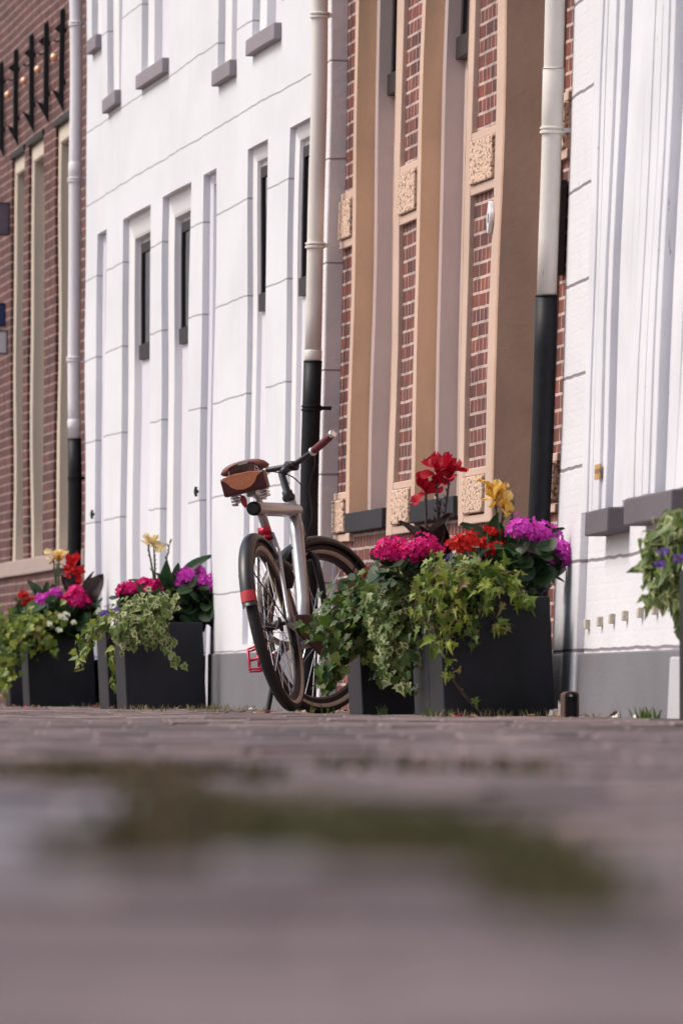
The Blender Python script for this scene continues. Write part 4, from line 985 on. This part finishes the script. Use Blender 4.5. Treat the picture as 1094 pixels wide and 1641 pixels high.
# --- far left planters
canna('red canna with broad bronze leaves beside the far white downpipe', 48.4, (120, 970), [(112, 912, 16, 8), (120, 902, 18, 7), (122, 918, 16, 6)],
      [(125, 970, 98, 922, 22, (.2, -1, .2)), (135, 968, 166, 920, 30, (-.2, -1, .2)), (130, 968, 150, 915, 12, (-.5, -.7, .4)), (140, 970, 160, 950, 18, (-.2, -.9, .3))], [], M['p_red'], True)
canna('amber yellow canna with green leaves at the far left', 48.5, (92, 975), [(86, 884, 17, 7), (95, 884, 16, 6), (92, 898, 14, 4)],
      [(70, 965, 44, 930, 16, (.2, -.8, .6)), (75, 965, 76, 932, 14, (0, -1, .2)), (95, 965, 84, 936, 16, (0, -.9, .4)), (62, 965, 58, 940, 14, (.2, -.9, .3))], [], M['p_orange'], False)
geranium('pale orchid geranium in the far left planter', 48.4, [(70, 963, 9), (80, 960, 9), (90, 954, 9), (76, 966, 7)], M['p_purple'], 985, .03, leaf_n=20)
geranium('bright pink geranium in front of the bronze canna leaves', 48.35, [(114, 962, 10), (122, 952, 11), (130, 962, 11), (134, 967, 9), (121, 966, 9)], M['p_pink'], 990, .03, leaf_n=40, mound=(85, 150, 965, 1015))
geranium('small scarlet geranium farthest left above the trailing ivy', 48.8, [(37, 954, 6), (46, 966, 7), (52, 964, 6)], M['p_scarlet'], 985, .03, leaf_n=18, mound=(30, 75, 970, 1000))
ivy('green ivy with tiny white flowers covering the two far left planters', (50, 1010), [
    ([(80, 990), (40, 1010), (10, 1040)], 22, 150), ([(100, 985), (60, 1000), (50, 1040)], 18, 110), ([(30, 990), (5, 1020), (0, 1075)], 18, 120), ([(20, 1040), (15, 1080), (8, 1100)], 12, 50), ([(75, 1015), (85, 1045)], 7, 24), ([(0, 985), (-15, 1020)], 14, 40)],
    .042, IVY, [M['ivy_mid']], 48.3, 'ivies trailing over the planters', yr=.10, extra=violets(M['p_white'], [(98, 988), (103, 992), (80, 1000), (118, 998), (96, 1010), (106, 985)], 48.1, r=4))
ivy('blurred ivy with violet flowers hanging from the nearest planter', (1085, 890), [
    ([(1090, 830), (1060, 870), (1048, 910)], 22, 120), ([(1075, 845), (1065, 900), (1070, 960)], 20, 110), ([(1090, 860), (1085, 930), (1085, 1000)], 12, 70), ([(1060, 880), (1045, 930), (1042, 968)], 7, 22), ([(1100, 840), (1120, 870), (1130, 900)], 25, 50)],
    .045, POINT, [M['ivy_core'], M['ivy_cream']], 25.7, 'ivies trailing over the planters', extra=violets(M['p_violet'], [(1063, 885), (1058, 905), (1088, 896)], 25.5, r=7))

# ------------------------------------------------------------------ weeds, moss, litter
M['dry_grass'] = leafy('dry_grass', [(.22, .17, .085), (.30, .24, .12), (.14, .13, .05), (.09, .11, .03)], .7, .2)
M['green_grass'] = leafy('green_weed', [(.06, .11, .02), (.10, .16, .035), (.14, .18, .05)], .6, .3)
M['moss'] = leafy('moss_tuft', [(.048, .048, .016), (.078, .073, .026), (.10, .09, .035), (.12, .088, .042)], .8, .25)
M['moss_brown'] = leafy('withered_moss', [(.05, .055, .018), (.09, .075, .030), (.13, .085, .045), (.16, .10, .06)], .8, .2)
def blades(name, label_kind, mat, spots, hmin, hmax, wd, sp, up=False):
    mb = MB()
    for (x, y, n, r) in spots:
        for _ in range(n):
            px, py = x + random.gauss(0, r), y + random.gauss(0, r * sp)
            h = random.uniform(hmin, hmax); a = random.random() * 6.28; w = wd * random.uniform(.6, 1.3)
            dx, dy = math.cos(a) * w, math.sin(a) * w; bx, by = random.gauss(0, h * .4), random.gauss(0, h * .4)
            g = crown(py) if up else 0
            mb.add([(px - dx, py - dy, g - .006), (px + dx, py + dy, g - .006), (px + dx * .6 + bx * .5, py + dy * .6 + by * .5, g + h * .6), (px + bx, py + by, g + h), (px - dx * .6 + bx * .5, py - dy * .6 + by * .5, g + h * .6)], [(0, 1, 2, 4), (4, 2, 3)])
    o = mb.build(name, mat); tag(o, kind='stuff'); return o
sp = []
for px in range(-5, 345, 7):
    Y = solveY(px, 1135, 4.30); sp.append((4.30 + random.uniform(-.08, .02), Y, 10, .05))
for px in list(range(200, 470, 8)): sp.append((at(px, 1128, 39.5 + random.uniform(-2, 2)).x, 39.5 + random.uniform(-2, 2), 7, .06))
for px in range(690, 905, 9): sp.append((at(px, 1140, 30.7).x, 30.68 + random.uniform(-.03, .02), 5, .03))
for px in range(930, 1070, 9): sp.append((at(px, 1143, 29.2).x - .02, solveY(px, 1143, lambda y: RP(y) - .03), 4, .03))
blades('dry_grass', None, M['dry_grass'], sp, .008, .03, .0022, 1.5)
sp = [(at(1032, 1146, 27.3).x, 27.3, 26, .018), (at(1045, 1146, 27.2).x, 27.2, 14, .02), (at(608, 1143, 33.0).x, 32.95, 14, .015), (at(495, 1140, 35).x, 34.8, 16, .04), (at(700, 1148, 30.5).x, 30.6, 8, .02), (at(903, 1105, 30.6).x, 30.75, 18, .02), (at(340, 1125, 41.5).x, 41.4, 6, .02)]
blades('green_weed', None, M['green_grass'], sp, .012, .045, .004, 1.0)
def moss(pts, n, h0, h1, r):
    out = []
    for i in range(n):
        u = random.random() * (len(pts) - 1); j = min(int(u), len(pts) - 2); f = u - j
        a, b_ = pts[j], pts[j + 1]
        px, py, Y = (a[k] + (b_[k] - a[k]) * f for k in range(3))
        out.append((at(px, py, Y).x, Y, 4, r))
    return out
gy = lambda py: (CH - .010) * F / (py - 1105)
def mpath(p): return [(x, y, gy(y)) for x, y in p]
ms = []
for dy, n_, x0, x1 in ((-55, 90, 300, 740), (-30, 140, 280, 820), (-5, 200, 300, 860), (25, 150, 400, 890), (60, 80, 580, 920)):
    ms += moss(mpath([(x0, 1345 + dy), (x0 + (x1 - x0) * .35, 1362 + dy), (x0 + (x1 - x0) * .75, 1372 + dy), (x1, 1410 + dy)]), n_, 0, 0, .014)
blades('moss', None, M['moss'], ms, .005, .020, .0035, 5, True)
ms = moss(mpath([(90, 1392), (180, 1398), (240, 1392)]), 90, 0, 0, .008)
ms += moss(mpath([(-40, 1232), (60, 1236), (160, 1230), (250, 1245), (280, 1300), (300, 1360)]), 420, 0, 0, .016)
ms += moss(mpath([(60, 1225), (200, 1222), (400, 1228)]), 130, 0, 0, .03) + moss(mpath([(520, 1212), (700, 1218), (900, 1225)]), 26, 0, 0, .02)
blades('moss', None, M['moss_brown'], ms, .005, .020, .004, 5, True)
lm = MB()
for _ in range(170):
    px, Y = (random.uniform(-10, 330), random.uniform(41, 46)) if random.random() < .35 else ((random.uniform(340, 700), random.uniform(32.5, 37.5)) if random.random() < .4 else (random.uniform(690, 1080), random.uniform(27.5, 31)))
    x = at(px, 1140, Y).x
    if x > 4.25 or (x > 3.86 and random.random() < .5): continue
    leaf(lm, Vector((x, Y, .002 + random.random() * .004)), Vector((random.gauss(0, 1), random.gauss(0, 1), random.uniform(0, .35))), Vector((random.gauss(0, .4), random.gauss(0, .4), 1)), random.uniform(.012, .034), random.choice((POINT, ROUND, LANCE)), cup=.35)
tag(lm.build('leaf_litter', leafy('dead_leaf', [(.20, .11, .05), (.30, .20, .09), (.12, .07, .035), (.34, .28, .16), (.40, .03, .08), (.16, .17, .05)], .7, .15)), kind='stuff')
def scrap(name, lab, cat, px, Y, w, d, h, mat, grp=None):
    p = at(px, 1140, Y); mb = MB(); n = 9
    pts = [(p.x + w * math.cos(a) * random.uniform(.7, 1.1), Y + d * math.sin(a) * random.uniform(.7, 1.1)) for a in [2 * math.pi * i / n for i in range(n)]]
    vs = [(x, y, -.001) for x, y in pts] + [(p.x + (x - p.x) * .75, Y + (y - Y) * .75, h * random.uniform(.6, 1.1)) for x, y in pts]
    mb.add(vs, [tuple(reversed(range(n))), tuple(range(n, 2 * n))] + [(i, (i + 1) % n, n + (i + 1) % n, n + i) for i in range(n)])
    o = mb.build(name, mat, bevel=.002); tag(o, lab, cat, grp); return o
M['paper'] = plain('litter_paper', (.70, .66, .62), .8, 0, .1); M['stone'] = plain('broken_stone', (.33, .30, .28), .9, 0, .3, 50, .6); M['terra'] = plain('terracotta_shard', (.42, .20, .13), .8, 0, .2)
scrap('paper_scrap', 'crumpled white scrap on the pavement at the white house plinth', 'litter', 403, 40.3, .014, .02, .008, M['paper'])
scrap('paper_scrap', 'pale folded scrap beside the grey plinth, nearer the rusty boot scraper', 'litter', 986, 28.7, .016, .03, .014, M['paper'])
scrap('paper_scrap', 'small pinkish scrap by the plinth next to the green weed', 'litter', 1018, 28.1, .014, .03, .009, M['paper'])
scrap('broken_stone', 'grey stone fragment leaning between planter and rusty iron', 'stone', 889, 30.55, .024, .03, .024, M['stone'])
scrap('stone_block', 'upright pale stone block against the rusty iron by the planter', 'stone', 899, 30.5, .014, .03, .052, M['stone'])
scrap('terracotta_shard', 'flat terracotta shard at the foot of the pale stone', 'shard', 896, 30.4, .022, .03, .008, M['terra'])
# rusty arched foot of an old boot scraper
y = 29.2; a = at(904, 1147, y); c = at(927, 1108, y); t = thing('boot_scraper', 'rusty arched iron boot scraper at the corner of the grey plinth', 'boot scraper', ((a.x + c.x) / 2, y, 0))
mb = MB(); xm = (a.x + c.x) / 2; hw2 = (c.x - a.x) / 2; hh = c.z; po = []; pi_ = []
for i in range(13):
    an = math.pi * i / 12; po.append((xm + hw2 * math.cos(an), hh - hw2 * .55 + hw2 * .55 * math.sin(an))); pi_.append((xm + (hw2 - .006) * math.cos(an), hh - hw2 * .55 - .006 + hw2 * .5 * math.sin(an)))
mb.prism([(xm + hw2, -.006)] + po + [(xm - hw2, -.006), (xm - hw2 + .006, -.006)] + list(reversed(pi_)) + [(xm + hw2 - .006, -.006)], 1, y, y + .10); mb.build('arch', M['rust'], t)
mb = MB(); mb.box(xm - hw2 + .004, xm + hw2 - .004, y + .03, y + .04, -.006, hh * .80); mb.build('back', M['black_iron'], t)
